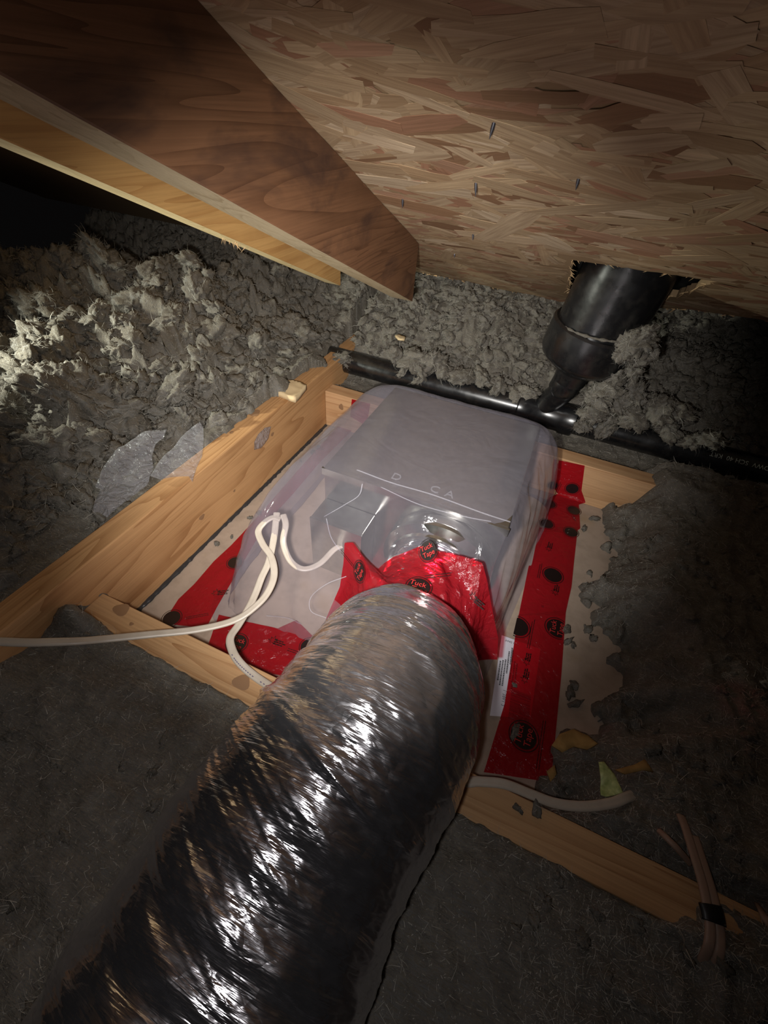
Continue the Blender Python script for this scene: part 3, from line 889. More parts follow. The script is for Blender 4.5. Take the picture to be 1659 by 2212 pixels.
# collar that ties hood and duct together
tc = empty('tape_collar', (.40, .14, .1)); tag(tc, 'wide crumpled red tape wrapped around the mouth of the foil duct on the hood', 'tape')
outer = [at(690, 1372, y=.105), at(712, 1318, y=.12), at(734, 1268, y=.135), at(742, 1215, y=.150), at(744, 1172, y=.165), at(764, 1172, y=.168), at(782, 1205, y=.165), at(800, 1236, y=.165),
         at(850, 1203, y=.182), at(912, 1178, y=.188), at(926, 1168, y=.190), at(945, 1190, y=.188), at(1000, 1202, y=.186), at(1042, 1216, y=.182), at(1052, 1252, y=.175), at(1062, 1310, y=.165),
         at(1076, 1378, y=.15), at(1074, 1425, y=.135)]
outer = np.array(outer)
nO = 150; Lc = np.r_[0, np.cumsum(np.linalg.norm(np.diff(outer, axis=0), axis=1))]; uo = np.linspace(0, Lc[-1], nO)
OO = np.stack([np.interp(uo, Lc, outer[:, k]) for k in range(3)], 1)
ang = np.linspace(math.radians(218), math.radians(-40), nO)
nI = 26
CV = []
for i in range(nO):
    inn = np.array([.403 + .074 * math.cos(ang[i]), .096, .100 + .074 * math.sin(ang[i])])
    mid = np.array([.403 + .082 * math.cos(ang[i]), .135, .102 + .082 * math.sin(ang[i])])
    for k in range(nI):
        f = k / (nI - 1)
        p = (1 - f) ** 2 * inn + 2 * f * (1 - f) * mid + f ** 2 * OO[i]
        out_ = np.array([math.cos(ang[i]), .2, math.sin(ang[i])])
        p = p + out_ * (math.sin(math.pi * f) * .006 * (ridged(np.array([i * .06]), np.array([f * 2.0]), 3, 83)[0] - .4) + .003 * math.sin(math.pi * f) * fbm(np.array([i * .2]), np.array([f * 5]), 2, 9)[0])
        CV.append(p)
np_mesh('tape', CV, grid_faces(nO, nI), M_TAPE, tc)
CV = np.array(CV).reshape(nO, nI, 3)
def on_collar(px, py):
    x_, y_, _ = project(CV.reshape(-1, 3)); k = np.argmin((x_ - px) ** 2 + (y_ - py) ** 2); i, kk = divmod(k, nI)
    i = min(max(i, 1), nO - 2); kk = min(max(kk, 1), nI - 2)
    ax_ = CV[i + 1, kk] - CV[i - 1, kk]; ay_ = CV[i, kk + 1] - CV[i, kk - 1]
    nz = np.cross(ax_, ay_); nz /= np.linalg.norm(nz)
    if nz @ (CAM - CV[i, kk]) < 0: ay_ = ay_ * 1; ax_ = -ax_; nz = -nz
    return CV[i, kk] + nz * .002, ax_, ay_
for px, py, r_, cut in ((928, 1186, .0125, None), (906, 1272, .0135, None), (778, 1235, .0125, None)):
    c_, ax_, ay_ = on_collar(px, py); ax_ = np.array(ax_); 
    logo(tc, c_, ax_, ay_, r_, True, cut)
c_, ax_, ay_ = on_collar(935, 1250); lines(tc, c_, ax_, ay_, .045); c_, ax_, ay_ = on_collar(1025, 1290); leaf_mark(tc, c_, ax_, ay_, .008)
c_, ax_, ay_ = on_collar(755, 1205); lines(tc, c_, ay_, -np.array(ax_), .03)

# paper sticker under the tape
sk = empty('paper_sticker', (.56, .17, 0)); tag(sk, 'white printed paper sticker with bar code, half covered by red tape', 'sticker')
s0, s1, s2, s3 = at(1084, 1372, z=.0046), at(1168, 1402, z=.0046), at(1146, 1552, z=.0046), at(1058, 1546, z=.0046)
np_mesh('paper', [s0, s1, s2, s3], [[0, 3, 2, 1]], M_LABEL, sk, False)
sx = s3 - s0; sxl = np.linalg.norm(sx); sx /= sxl; sy = s0 - s1; syl = np.linalg.norm(sy); sy /= syl
def sp2(u, v, dz=.0003): return s0 + sx * sxl * u - sy * syl * v + np.array([0, 0, dz])
emboss(sk, '9440 010', sp2(.05, .10), -sy, sx, .0055, M_GREYINK, 'printed_text', .00003)
emboss(sk, '1-3861 2', sp2(.66, .26), sx, sy, .0068, M_GREYINK, 'printed_text', .00003)
V, Fs = [], []
for k, (u0, u1, v) in enumerate(((.18, .46, .24), (.14, .50, .33), (.32, .62, .12), (.3, .62, .18), (.28, .62, .40), (.34, .58, .06), (.12, .34, .30), (.3, .6, .46))):
    u = u0
    while u < u1:
        du = random.uniform(.008, .022); n0 = len(V)
        V += [sp2(u, v - .018), sp2(u + du, v - .018), sp2(u + du, v + .018), sp2(u, v + .018)]; Fs.append([n0, n0 + 1, n0 + 2, n0 + 3][::-1]); u += du + .004
np_mesh('fine_print', V, Fs, M_GREYINK, sk, False)
V, Fs = [], []
u = .62
while u < .95:
    du = random.uniform(.004, .012); n0 = len(V)
    V += [sp2(u, .40), sp2(u + du, .40), sp2(u + du, .86), sp2(u, .86)]; Fs.append([n0, n0 + 1, n0 + 2, n0 + 3][::-1]); u += du + random.uniform(.003, .009)
np_mesh('bar_code', V, Fs, M_GREYINK, sk, False)

# ---------------------------------------------------------------- black drain and vent pipe
drain = empty('drain_pipe', (.45, .735, .1)); tag(drain, 'black drain pipe lying along the far side of the fan bay, half under insulation', 'pipe')
PY, PZ, PR = .735, .118, .027
pa = at(745, 795, y=PY)[0]
lathe('pipe', [(x, PY, PZ) for x in np.linspace(-.2, .445, 8)], [PR] * 8, M_ABS, drain, 40)
lathe('pipe', [(x, PY, PZ) for x in np.linspace(.53, 1.6, 8)], [PR] * 8, M_ABS, drain, 40)
hub = [(.425, PR + .001), (.428, PR + .006), (.452, PR + .006), (.456, PR + .003), (.52, PR + .003), (.524, PR + .006), (.549, PR + .006), (.552, PR + .001)]
lathe('tee_fitting', [(x, PY, PZ) for x, _ in hub], [r for _, r in hub], M_ABS, drain, 40)
br = spline([(.480, PY, PZ + .005), (.489, PY - .003, PZ + .035), (.500, .722, .178), (.505, .712, .208)], 20)
lathe('branch', br, np.r_[np.full(13, .0255), np.full(7, .0255)], M_ABS, drain, 32)
hb = spline([(.5005, .718, .183), (.506, .710, .218)], 6)
lathe('branch_hub', hb, [.0255, .0295, .0295, .0295, .0295, .0265], M_ABS, drain, 32)
emboss(drain, 'ABS/DWV  SCH 40  KRT', (.93, PY - PR * .76 - .0006, PZ + PR * .66 + .0006), (-1, 0, 0), (0, -.66, -.76), .012, M_PIPETEXT, 'printed_text', .00005)
vent = empty('vent_pipe', (.52, .71, .2)); tag(vent, 'wide black vent pipe with a reducer, rising through the sawn opening of the roof', 'pipe')
def vp(z):
    f = (z - .209) / (.405 - .209)
    return np.array([.506 + f * .021, .710 - f * .012, z])
zr = [.212, .222, .236, .244, .262, .272, .322, .326]
lathe('reducer', [vp(z) for z in zr], [.031, .032, .036, .050, .076, .0805, .0805, .077], M_ABS, vent, 64)
lathe('pipe', [vp(z) for z in np.linspace(.318, .62, 12)], [.0725] * 12, M_ABS, vent, 64)
V = []
for k in range(90):
    an = 2 * math.pi * k / 90
    for q in range(8):
        b_ = 2 * math.pi * q / 8; rr2 = .0022 * (1 + .6 * math.sin(k * 1.7) * math.sin(k * .61))
        V.append(vp(.3265 + rr2 * math.sin(b_)) + np.array([math.cos(an), math.sin(an), 0]) * (.0755 + rr2 * math.cos(b_)))
Fs = np.vstack([grid_faces(90, 8, True), np.stack([np.array([89 * 8 + q, 89 * 8 + (q + 1) % 8, (q + 1) % 8, q]) for q in range(8)])])
np_mesh('dust_ring', V, Fs, M_WOOL, vent)

# ---------------------------------------------------------------- cables
def P3(lst): return [at(px, py, z=z) for px, py, z in lst]
cA = P3([(-420, 1392, .150), (-200, 1386, .152), (-60, 1384, .155), (0, 1386, .155), (60, 1388, .152), (110, 1387, .148), (170, 1385, .140), (230, 1380, .128), (330, 1370, .112), (411, 1362, .102), (470, 1351, .098), (510, 1338, .096), (541, 1319, .098), (575, 1285, .103),
         (592, 1243, .108), (586, 1203, .112), (568, 1176, .116), (558, 1148, .122), (572, 1128, .128), (590, 1118, .132), (606, 1122, .132)])
sweep('cable', cA, .0098, .0052, M_CABLE, None, 260, 20, .28)
tag(bpy.context.scene.objects['cable'], 'off-white flat cable coming in from the left and looping into the hood', 'cable')
cB = P3([(598, 1108, .134), (596, 1125, .130), (592, 1160, .118), (581, 1212, .106), (565, 1248, .098), (552, 1282, .092), (536, 1315, .09), (515, 1350, .09), (498, 1376, .093), (500, 1400, .094), (515, 1428, .0945), (547, 1458, .0885), (601, 1493, .0865), (690, 1540, .0862)])
cB = cB + [np.array([.40, -.012, .0852]), np.array([.48, -.008, .0852])] + P3([(1000, 1686, .0862), (1034, 1688, .087), (1090, 1694, .088), (1150, 1717, .086), (1200, 1735, .082), (1260, 1742, .080), (1320, 1735, .080), (1352, 1723, .078), (1385, 1712, .066)])
cb_ = sweep('cable', cB, .0100, .0052, M_CABLE, None, 380, 20, .30)
tag(cb_, 'flat cable with faint print, crossing the front blocking under the foil duct and out right', 'cable')
# faint print on it
C = spline(cB, 380)[150:214]
V, Fs = [], []
for i in range(0, len(C) - 2, 2):
    if random.random() < .8:
        Tn = C[i + 1] - C[i]; Tn /= np.linalg.norm(Tn); Sn = np.cross(Tn, EZ); n0 = len(V)
        p = C[i] + EZ * .00285 + Sn * .0023
        for u, v in ((0, -.0006), (.0022, -.0006), (.0022, .0006), (0, .0006)): V.append(p + Tn * u + Sn * v)
        Fs.append([n0, n0 + 1, n0 + 2, n0 + 3])
np_mesh('fine_print', V, Fs, plain('violet_print', (.12, .10, .16), .7), cb_, False)
cC = P3([(612, 1112, .134), (617, 1134, .130), (612, 1172, .115), (627, 1211, .100), (655, 1229, .094), (690, 1218, .095), (722, 1187, .10)]) + [np.array([.262, .2105, .100])]
tag(sweep('cable', cC, .0095, .0052, M_CABLE, None, 90, 18, .28), 'short curved cable inside the hood, ending in the junction box', 'cable')
cw = empty('cable_bundle', (.75, -.05, .06)); tag(cw, 'bundle of two dull flat cables bound with black tape, on the dark insulation lower right', 'cable')
b1 = P3([(px, py, z + .012) for px, py, z in [(1470, 1762, .080), (1482, 1792, .086), (1500, 1850, .090), (1518, 1910, .092), (1529, 1965, .092), (1534, 2005, .090), (1530, 2045, .086), (1512, 2085, .070)]])
b2 = [np.array(p) + np.array([.0085, -.002, -.002]) for p in b1[1:]]
sweep('cable', b1, .0085, .005, M_CABLE2, cw, 90, 14, .25); sweep('cable', b2, .0085, .005, M_CABLE2, cw, 90, 14, .25)
mid = [np.array(p) + np.array([.0042, -.001, -.001]) for p in P3([(1523, 1945, .1042), (1529, 1965, .1042), (1532, 1985, .1035)])]
sweep('tape_band', mid, .0195, .0078, M_BLACK, cw, 14, 18)
tag(sweep('cable', P3([(1424, 1795, .100), (1440, 1810, .106), (1465, 1835, .106), (1490, 1864, .096)]), .006, .005, M_CABLE2, None, 40, 14, .1), 'short bare cut of tan wire beside the taped cable bundle', 'cable')
tag(sweep('cable', P3([(1640, 1960, .07), (1655, 1985, .088), (1690, 2030, .085)]), .009, .005, M_CABLE2, None, 40, 14, .2), 'dim cable end at the far right edge of the insulation', 'cable')

# ---------------------------------------------------------------- loose bits
def px_flake(name, pix, z, thick, mat, label, cat, warp=0, seed=0, tilt=None, sub=.006):
    P = [at(px, py, z=(z if tilt is None else z + tilt[i])) for i, (px, py) in enumerate(pix)]
    o = flake(name, P, thick, mat, None, warp, seed, sub)
    return tag(o, label, cat)
pA = [(360, 928), (352, 945), (336, 958), (326, 985), (331, 1010), (321, 1040), (300, 1060), (262, 1092), (232, 1119), (215, 1108), (202, 1108), (205, 1080), (213, 1052), (203, 1050), (218, 1018), (250, 975), (275, 955), (305, 935), (335, 930)]
px_flake('plastic_scrap', pA, .150, .0003, M_SCRAP, 'torn clear plastic scrap with ragged edges leaning beside the joist', 'plastic', .006, 3, [.045 - .03 * (y - 928) / 190 for x, y in pA])
pB = [(432, 912), (440, 925), (440, 950), (436, 985), (424, 1010), (416, 1042), (408, 1030), (375, 1031), (345, 1036), (324, 1028), (340, 1002), (362, 977), (385, 952), (408, 930)]
px_flake('plastic_scrap', pB, .146, .0003, M_SCRAP, 'leaf-shaped clear plastic scrap lying across the top of the joist', 'plastic', .003, 5, [.035 - .033 * (y - 912) / 130 for x, y in pB])
P = [at(px, py, x=.0012) for px, py in ((585, 921), (580, 948), (563, 968), (549, 972), (549, 955), (557, 938), (572, 924))]
tag(flake('plastic_scrap', P, .0003, M_SCRAP, None, .0012, 7), 'small clear plastic scrap stuck to the inner side of the joist', 'plastic')
o = px_flake('wood_chip', [(589, 833), (601, 822), (630, 821), (652, 826), (662, 831), (648, 848), (637, 860), (612, 850), (597, 846)], .150, .011, M_CHIP, 'thick pale chip of wood resting on the far end of the joist', 'wood chip', .003, 4)
px_flake('wood_chip', [(853, 728), (862, 725), (876, 731), (873, 737), (860, 735)], .1875, .004, M_CHIP, 'tiny yellow wood chip on the insulation behind the pipe', 'wood chip')
gP = [(1295, 1645), (1308, 1643), (1320, 1655), (1330, 1672), (1340, 1690), (1344, 1712), (1330, 1716), (1312, 1720), (1303, 1715), (1299, 1690), (1294, 1668)]
px_flake('green_scrap', gP, .082, .0006, M_GREEN, 'crumpled light green scrap standing beside the flat cable', 'scrap', .007, 6, [random.uniform(-.004, .006) for _ in gP], .004)
px_flake('kraft_scrap', [(1192, 1610), (1210, 1585), (1240, 1574), (1272, 1588), (1292, 1606), (1270, 1618), (1240, 1612), (1215, 1625)], .058, .002, M_KRAFT, 'torn brown paper scrap beside the red tape, upper of three', 'scrap', .004, 8)
px_flake('kraft_scrap', [(1182, 1665), (1198, 1652), (1203, 1672), (1190, 1688)], .05, .002, M_KRAFT, 'smallest brown paper scrap, touching the red tape end', 'scrap', .002, 9)
px_flake('kraft_scrap', [(1330, 1662), (1370, 1652), (1392, 1640), (1412, 1668), (1390, 1664), (1350, 1672)], .082, .002, M_KRAFT, 'narrow brown paper scrap right of the green scrap', 'scrap', .003, 10)

# nail tips through the sheathing
for k, (px, py, L, lab) in enumerate(((1028, 393, .016, 'shiny nail tip in the brightest patch of the strand board'), (1022, 505, .012, 'second lowest nail tip, below a brown strand'),
        (870, 430, .013, 'nail tip in the strand board nearest the brown rafter'), (982, 548, .010, 'lowest nail tip, close to the bottom edge of the strand board'),
        (1068, 262, .014, 'topmost nail tip in the strand board'), (1250, 385, .012, 'nail tip farthest right in the strand board, above the vent pipe'))):
    p = on_roof(px, py); n = 10; V = []
    d = np.array([rng.normal(0, .1), .12, -1.0]); d /= np.linalg.norm(d)
    for f, r_ in ((0, .0016), (.55, .0016), (1.0, .0002)):
        for q in range(n):
            an = 2 * math.pi * q / n; V.append(p - d * .003 + d * f * L + np.array([math.cos(an), math.sin(an), 0]) * r_)
    o = np_mesh('nail', V, [list(f) for f in grid_faces(3, n, True)], M_NAIL)
    tag(o, lab, 'nail', 'nail tips through the sheathing')

# ---------------------------------------------------------------- loose-fill insulation
def sstep(a, b_, x):
    t_ = np.clip((x - a) / (b_ - a), 0, 1); return t_ * t_ * (3 - 2 * t_)
def gauss(x, y, cx, cy, sx_, sy_): return np.exp(-(((x - cx) / sx_) ** 2 + ((y - cy) / sy_) ** 2))

def height(x, y, detail=True):
    lump = fbm(x * 9, y * 9, 4, 101); fine = ridged(x * 34, y * 34, 4, 111); fine2 = ridged(x * 95 + 3, y * 95, 3, 121)
    # front and right field
    h = .0815 + .007 * lump
    h = h + .040 * sstep(.80, 1.2, x)
    # front-left, beside the joist
    h = h + .012 * gauss(x, y, .05, -.12, .10, .06) + .045 * gauss(x, y, .028, -.05, .035, .022)
    # left of the joist: big torn mound
    h = h + .026 * sstep(.64, .76, x + .12 * lump + .05 * (fine - .5)) * np.exp(-((y + .02) / .06) ** 2)
    left = sstep(-.02, -.05, x)
    hl = .122 + .10 * sstep(-.04, -.40, x) * sstep(-.30, .35, y) + .16 * sstep(-.35, -1.0, x) * sstep(0, .5, y) + .03 * sstep(.15, .75, y) + .035 * lump * sstep(-.05, -.25, x) * sstep(-.2, .3, y)
    hl = hl - .03 * sstep(.0, -.4, y)
    chunk = ridged(x * 13 + 4, y * 13, 3, 181)
    hl = hl + .110 * (chunk - .55) * sstep(-.07, -.20, x) * sstep(.0, .25, y)
    hl = hl - .26 * sstep(1.27, 1.48, np.hypot(x - .456, y + .17))
    h = h * (1 - left) + hl * left
    # rising wall behind the bay
    back = sstep(.665, .70, y)
    hb_ = .070 + .055 * sstep(.745, .775, y) + .23 * sstep(.76, 1.12, y)
    hb_ = hb_ + .07 * gauss(x, y, .30, .86, .16, .08) + .05 * gauss(x, y, .02, .84, .12, .08) + .10 * gauss(x, y, .72, .84, .13, .08)
    hb_ = np.maximum(hb_, h * left)
    h = h * (1 - back) + hb_ * back
    # bare bay over the ceiling board
    xr = np.interp(y, [-.04, .05, .12, .16, .23, .30, .37, .45, .55, .60, .63], [.60, .615, .632, .70, .715, .69, .645, .665, .665, .66, .66])
    xr = xr + .030 * fbm(x * 9, y * 17, 4, 131)
    inb = (y > -.03) & (y < .6576 - .004)
    ramp_ = (x - xr) / .055
    ramp_ = np.clip(ramp_ + .75 * fbm(x * 42, y * 42, 4, 141) * np.exp(-(ramp_ / .8) ** 2), -1, 1.6)
    hbay = np.where(ramp_ < 0, -.02 + ramp_ * .03, np.minimum(h, .004 + .055 * ramp_))
    k1 = sstep(.0, .02, y) * (1 - sstep(.655, .667, y)) * sstep(-.03, -.015, x)
    far = sstep(.86, .95, x)
    hbay = np.maximum(hbay, h * far - .02 * (1 - far))
    h = h * (1 - k1) + hbay * k1
    # blocking tops stay clear except where wool has spilled on them
    bt = ((y > -.0405) & (y < .02) & (x > 0) & (x < .86))
    spill = .058 + .045 * gauss(x, y, .028, -.05, .035, .02) + .050 * sstep(.62, .76, x + .10 * lump + .05 * (fine - .5) - 1.5 * (y + .04))
    h = np.where(bt, np.minimum(h, np.maximum(spill, -.02)), h)
    h = h + .06 * sstep(.69, .78, x + .10 * lump) * np.exp(-((y - .635) / .05) ** 2)
    bt2 = ((y > .60) & (y < .66) & (x > 0))
    h = np.where(bt2, np.minimum(h, .04 + .08 * sstep(.69, .76, x + .10 * lump)), h)
    jt = (x > -.040) & (x < 0)
    h = h + .05 * np.exp(-((x + .02) / .05) ** 2) * sstep(-.07, -.13, y + .06 * lump)
    edge = -.038 + .034 * np.clip(fbm(y * 22, y * 0 + 4, 3, 191) * 1.6 + .25, 0, 1) * sstep(.28, .42, y)
    h = np.where(jt & (y > .60), np.minimum(h, .12) , np.where(jt, np.minimum(h + 0, np.where(y < -.02, .10 + .07 * sstep(-.06, -.125, y + .10 * lump), .115)), h))
    # wool overlapping the far outer edge of the joist
    h = np.where((x > -.07) & (x < edge) & (y > .28) & (y < .66), np.maximum(h, .1445 + .004 * fine), h)
    h = h + .03 * gauss(x, y, -.040, .47, .018, .05) * (.5 + fine) + .02 * gauss(x, y, -.042, .60, .02, .06)
    if detail:
        rough = .0028 + .0030 * sstep(.64, .70, x) + .011 * sstep(-.06, -.20, x) * sstep(-.1, .2, y) + .009 * sstep(.70, .80, y) * sstep(.95, .6, x)
        mask = np.clip((h + .005) / .03, 0, 1)
        h = h + mask * (rough * 2.2 * (fine - .5) + rough * .55 * (fine2 - .5) + .0025 * fbm(x * 60, y * 60, 2, 151))
    return h

step = .0041
xs = np.arange(-1.05, 1.42, step); ys = np.arange(-.62, 1.26, step)
X, Y = np.meshgrid(xs, ys, indexing='ij')
Hh = height(X, Y)
ov = sstep(-.06, -.20, X) * sstep(-.1, .2, Y) + sstep(.76, .84, Y)
ov = np.clip(ov, 0, 1)
Xd = X + ov * (.012 * fbm(X * 40, Y * 40, 3, 161)) + .002 * fbm(X * 90, Y * 90, 2, 163)
Yd = Y + ov * (.014 * fbm(X * 40 + 9, Y * 40, 3, 171)) + .002 * fbm(X * 90 + 5, Y * 90, 2, 173)
V = np.stack([Xd, Yd, Hh], -1).reshape(-1, 3)
G = grid_faces(len(xs), len(ys))
keep = (V[G][:, :, 2].max(1) > -.012)
G = G[keep]
used = np.unique(G); remap = -np.ones(len(V), np.int64); remap[used] = np.arange(len(used))
V_WOOL, F_WOOL = V[used], remap[G]
wool = np_mesh('loose_insulation', V_WOOL, F_WOOL[:, ::-1], M_WOOL)
me = wool.data
tag(wool, 'grey-brown loose mineral wool heaped over the attic floor all round the fan bay', 'insulation', kind='stuff')
# orientation check: make the surface face up
if me.polygons[len(me.polygons) // 2].normal.z < 0:
    me.flip_normals()

# torn tufts: rough lumps merged into one layer
def ico(sub):
    bm = bmesh.new(); bmesh.ops.create_icosphere(bm, subdivisions=sub, radius=1.0)
    v = np.array([p.co[:] for p in bm.verts]); f = np.array([[q.index for q in p.verts] for p in bm.faces]); bm.free(); return v, f
def n3(p, s_, seed): return (vnoise(p[:, 0] * s_ + 11, p[:, 1] * s_ + p[:, 2] * s_ * .7 + 5, seed) + vnoise(p[:, 1] * s_ + 3, p[:, 2] * s_ - p[:, 0] * s_ * .6, seed + 1) - 1)
protos = []
for k in range(10):
    v, f = ico(3 if k < 6 else 4)
    d = 1 + .55 * n3(v, 1.6, 200 + k) + .42 * n3(v, 3.7, 220 + k) + .30 * n3(v, 8.0, 240 + k) + (.2 * n3(v, 15, 260 + k) if k >= 6 else 0)
    v = v * d[:, None]; v[:, 2] *= .62; v[:, 0] *= 1.25
    protos.append((v, f))
def rand_rot(n):
    q = rng.normal(size=(n, 4)); q /= np.linalg.norm(q, axis=1)[:, None]
    w_, x, y, z = q.T
    return np.stack([1 - 2 * (y * y + z * z), 2 * (x * y - z * w_), 2 * (x * z + y * w_), 2 * (x * y + z * w_), 1 - 2 * (x * x + z * z), 2 * (y * z - x * w_), 2 * (x * z - y * w_), 2 * (y * z + x * w_), 1 - 2 * (x * x + y * y)], 1).reshape(n, 3, 3)
TUFTS = []
def tufts(name, pos, size, big, parent):
    Vs, Fs, o = [], [], 0
    Rm = rand_rot(len(pos)); pick = rng.integers(6, 10, len(pos)) if big else rng.integers(0, 6, len(pos))
    for k in range(len(pos)):
        v, f = protos[pick[k]]
        Vs.append((v @ Rm[k].T) * size[k] * np.array([1, 1, .8]) + pos[k]); Fs.append(f + o); o += len(v)
    TUFTS.append((np.vstack(Vs), np.vstack(Fs)))
    ob = np_mesh(name, np.vstack(Vs), np.vstack(Fs), M_WOOL, parent); ob['kind'] = 'stuff'
    return ob
def scatter(n, x0, x1, y0, y1, prob=None):
    x = rng.uniform(x0, x1, n); y = rng.uniform(y0, y1, n)
    h = height(x, y, False)
    ok = h > .03
    jtb = (x > -.045) & (x < .005) & (y < .62) & (y > -.09); ok &= ~jtb
    ok &= ~((y > -.050) & (y < .008) & (x > .06) & (x < .80)); ok &= ~((y > .595) & (y < .672) & (x > -.05) & (x < .74))
    ok &= ~((x > .27) & (x < .53) & (y < .1))
    if prob is not None: ok &= rng.random(n) < prob(x, y)
    return np.stack([x, y, h], 1)[ok]
P = scatter(1650, -.75, -.05, -.15, 1.05, lambda x, y: .35 + .65 * sstep(-.05, -.2, x))
tufts('tufts', P + np.array([0, 0, .004]), rng.uniform(.006, .017, len(P)), False, wool)
P = scatter(130, -.62, -.09, .12, .75)
tufts('tufts', P + np.array([0, 0, .002]), rng.uniform(.018, .036, len(P)), True, wool)
P = scatter(1150, -.06, .95, .745, 1.08)
tufts('tufts', P + np.array([0, 0, .004]), rng.uniform(.005, .015, len(P)), False, wool)
P = scatter(380, .60, 1.15, -.1, .74)
tufts('tufts', P - np.array([0, 0, .001]), rng.uniform(.003, .0085, len(P)), False, wool)
P = scatter(350, -.40, 1.1, -.5, -.05)
tufts('tufts', P - np.array([0, 0, .003]), rng.uniform(.003, .008, len(P)), False, wool)
# clumps hanging over the drain pipe and against the vent, crumbs on the board and tape
cl, cs = [], []
for px, py, s_, y_ in ((905, 800, .020, .715), (890, 775, .024, .725), (935, 780, .026, .735), (960, 800, .022, .73), (1000, 812, .024, .735), (1040, 820, .024, .735), (860, 770, .02, .735), (1080, 838, .022, .735), (1120, 850, .02, .735), (870, 805, .013, .713), (905, 822, .012, .712),
                       (740, 775, .024, .72), (720, 800, .020, .715), (1150, 850, .018, .735), (700, 790, .02, .70), (1360, 745, .022, .635), (1385, 735, .022, .635), (1345, 765, .014, .63), (1400, 715, .014, .63), (1370, 800, .02, .66), (1385, 770, .02, .64), (1330, 815, .018, .655), (1310, 840, .02, .665), (1285, 860, .02, .675),
                       (1290, 890, .022, .69), (1330, 870, .024, .70), (1370, 850, .026, .71), (1265, 890, .014, .69), (1260, 920, .016, .70), (1310, 925, .022, .70), (1370, 905, .024, .70), (1440, 925, .022, .715), (1490, 950, .018, .715), (1420, 880, .026, .71), (1470, 890, .026, .72), (1540, 950, .022, .715)):
    cl.append(at(px, py, y=y_)); cs.append(s_)
for px, py, s_, z_ in ((205, 2195, .030, .085), (260, 2200, .030, .085), (150, 2190, .022, .08)):
    cl.append(at(px, py, z=z_)); cs.append(s_)
tufts('tufts', np.array(cl), np.array(cs), True, wool)
cl, cs = [], []
for px, py, s_ in ((1113, 1583, .010), (1107, 1480, .005), (1222, 1362, .008), (1228, 1385, .007), (1238, 1395, .005), (1270, 1360, .007), (1280, 1378, .006), (1264, 1352, .003), (1205, 1142, .003), (1225, 1150, .006), (1230, 1500, .009), (1245, 1520, .008), (1240, 1480, .006),
                   (1172, 1310, .002), (690, 968, .006), (676, 977, .005), (560, 1108, .005), (540, 1118, .004), (500, 1160, .004), (468, 1173, .005), (1240, 1120, .005), (1262, 1142, .007), (1285, 1120, .008), (650, 995, .003), (1160, 1745, .006), (1120, 1748, .004)):
    z_ = .0825 if py > 1740 else .003
    cl.append(at(px, py, z=z_)); cs.append(s_)
tufts('crumbs', np.array(cl), np.array(cs), False, wool)

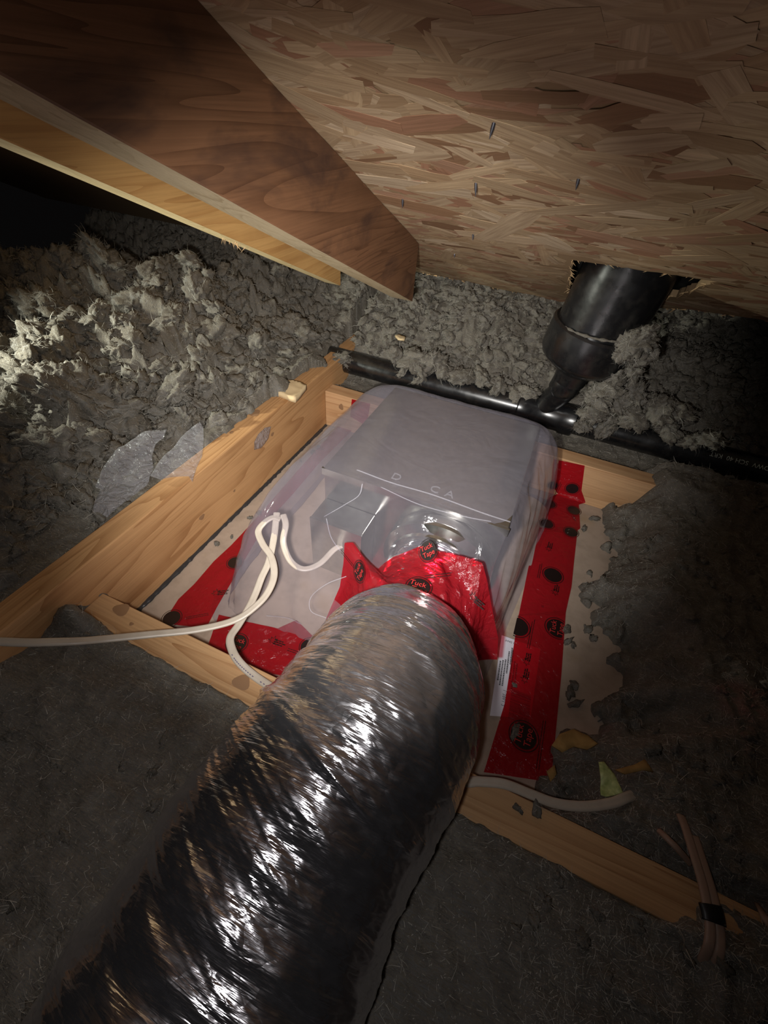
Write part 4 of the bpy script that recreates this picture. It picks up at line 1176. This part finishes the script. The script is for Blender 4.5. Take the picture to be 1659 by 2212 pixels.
# loose fibres standing out of the surface of the wool and of its tufts
def fibres(name, Vv, Tt, n, length, width, rise, parent, sel=None):
    A, B, Cc_ = Vv[Tt[:, 0]], Vv[Tt[:, 1]], Vv[Tt[:, 2]]
    nr = np.cross(B - A, Cc_ - A); ar = np.linalg.norm(nr, axis=1); nr = nr / (ar[:, None] + 1e-12)
    ctr = (A + B + Cc_) / 3
    wgt = ar.copy()
    pxx, pyy, dd = project(ctr)
    wgt *= ((pxx > -150) & (pxx < 1810) & (pyy > -50) & (pyy < 2360) & (dd > .03))
    wgt *= (ctr[:, 2] > .012)
    jt_ = (ctr[:, 0] > -.040) & (ctr[:, 0] < .004) & (ctr[:, 1] > -.06) & (ctr[:, 1] < .62) & (ctr[:, 2] < .139); wgt *= ~jt_
    wgt *= ~((ctr[:, 1] > -.045) & (ctr[:, 1] < .004) & (ctr[:, 0] > 0) & (ctr[:, 2] < .079)); wgt *= ~((ctr[:, 1] > .615) & (ctr[:, 1] < .66) & (ctr[:, 0] > 0) & (ctr[:, 2] < .092))
    wgt *= 1 / np.maximum(dd, .25) ** 1.2
    if sel is not None: wgt = wgt * sel(ctr)
    if wgt.sum() <= 0: return
    cdf = np.cumsum(wgt); cdf /= cdf[-1]
    k_ = np.searchsorted(cdf, rng.random(n)); u, v = rng.random(n), rng.random(n); f = u + v > 1; u[f], v[f] = 1 - u[f], 1 - v[f]
    P = A[k_] + (B[k_] - A[k_]) * u[:, None] + (Cc_[k_] - A[k_]) * v[:, None]; nn = nr[k_]
    tg = rng.normal(size=(n, 3)); tg -= nn * np.sum(tg * nn, 1)[:, None]; tg /= np.linalg.norm(tg, axis=1)[:, None]
    bt_ = np.cross(nn, tg)
    L = (length * rng.uniform(.3, 1, n))[:, None]; cv = rng.normal(0, .8, n)[:, None]; rs = (rise * rng.uniform(.1, 1.0, n))[:, None]
    k = 3; C_ = []
    for t_ in np.linspace(0, 1, k):
        C_.append(P + tg * L * t_ + bt_ * L * cv * t_ * t_ * .6 + nn * L * rs * (t_ - .45 * t_ * t_) - nn * .0004)
    C_ = np.stack(C_, 1)
    wv_ = (width * rng.uniform(.6, 1.5, n))[:, None] * (1 - .8 * np.linspace(0, 1, k))[None]
    sd = bt_ * rng.uniform(.5, 1, (n, 1)) + nn * rng.normal(0, .5, (n, 1))
    off = sd[:, None, :] * wv_[:, :, None]
    Vn = np.concatenate([C_ + off, C_ - off], 1)
    idx = np.arange(k - 1); q = np.stack([idx, idx + 1, idx + 1 + k, idx + k], 1)
    Fs = (np.arange(n)[:, None, None] * 2 * k + q[None]).reshape(-1, 4)
    o = np_mesh(name, Vn.reshape(-1, 3), Fs, M_FIBRE, parent, False); o['kind'] = 'stuff'
WV = V_WOOL; WT = np.vstack([F_WOOL[:, [0, 1, 2]], F_WOOL[:, [0, 2, 3]]])
fibres('fibres', WV, WT, 105000, .016, .00022, .7, wool, lambda c: 1 + 2.0 * (c[:, 0] > .6))
TV, TT, o_ = [], [], 0
for v_, f_ in TUFTS: TV.append(v_); TT.append(f_ + o_); o_ += len(v_)
fibres('fibres', np.vstack(TV), np.vstack(TT), 105000, .016, .00024, .9, wool)
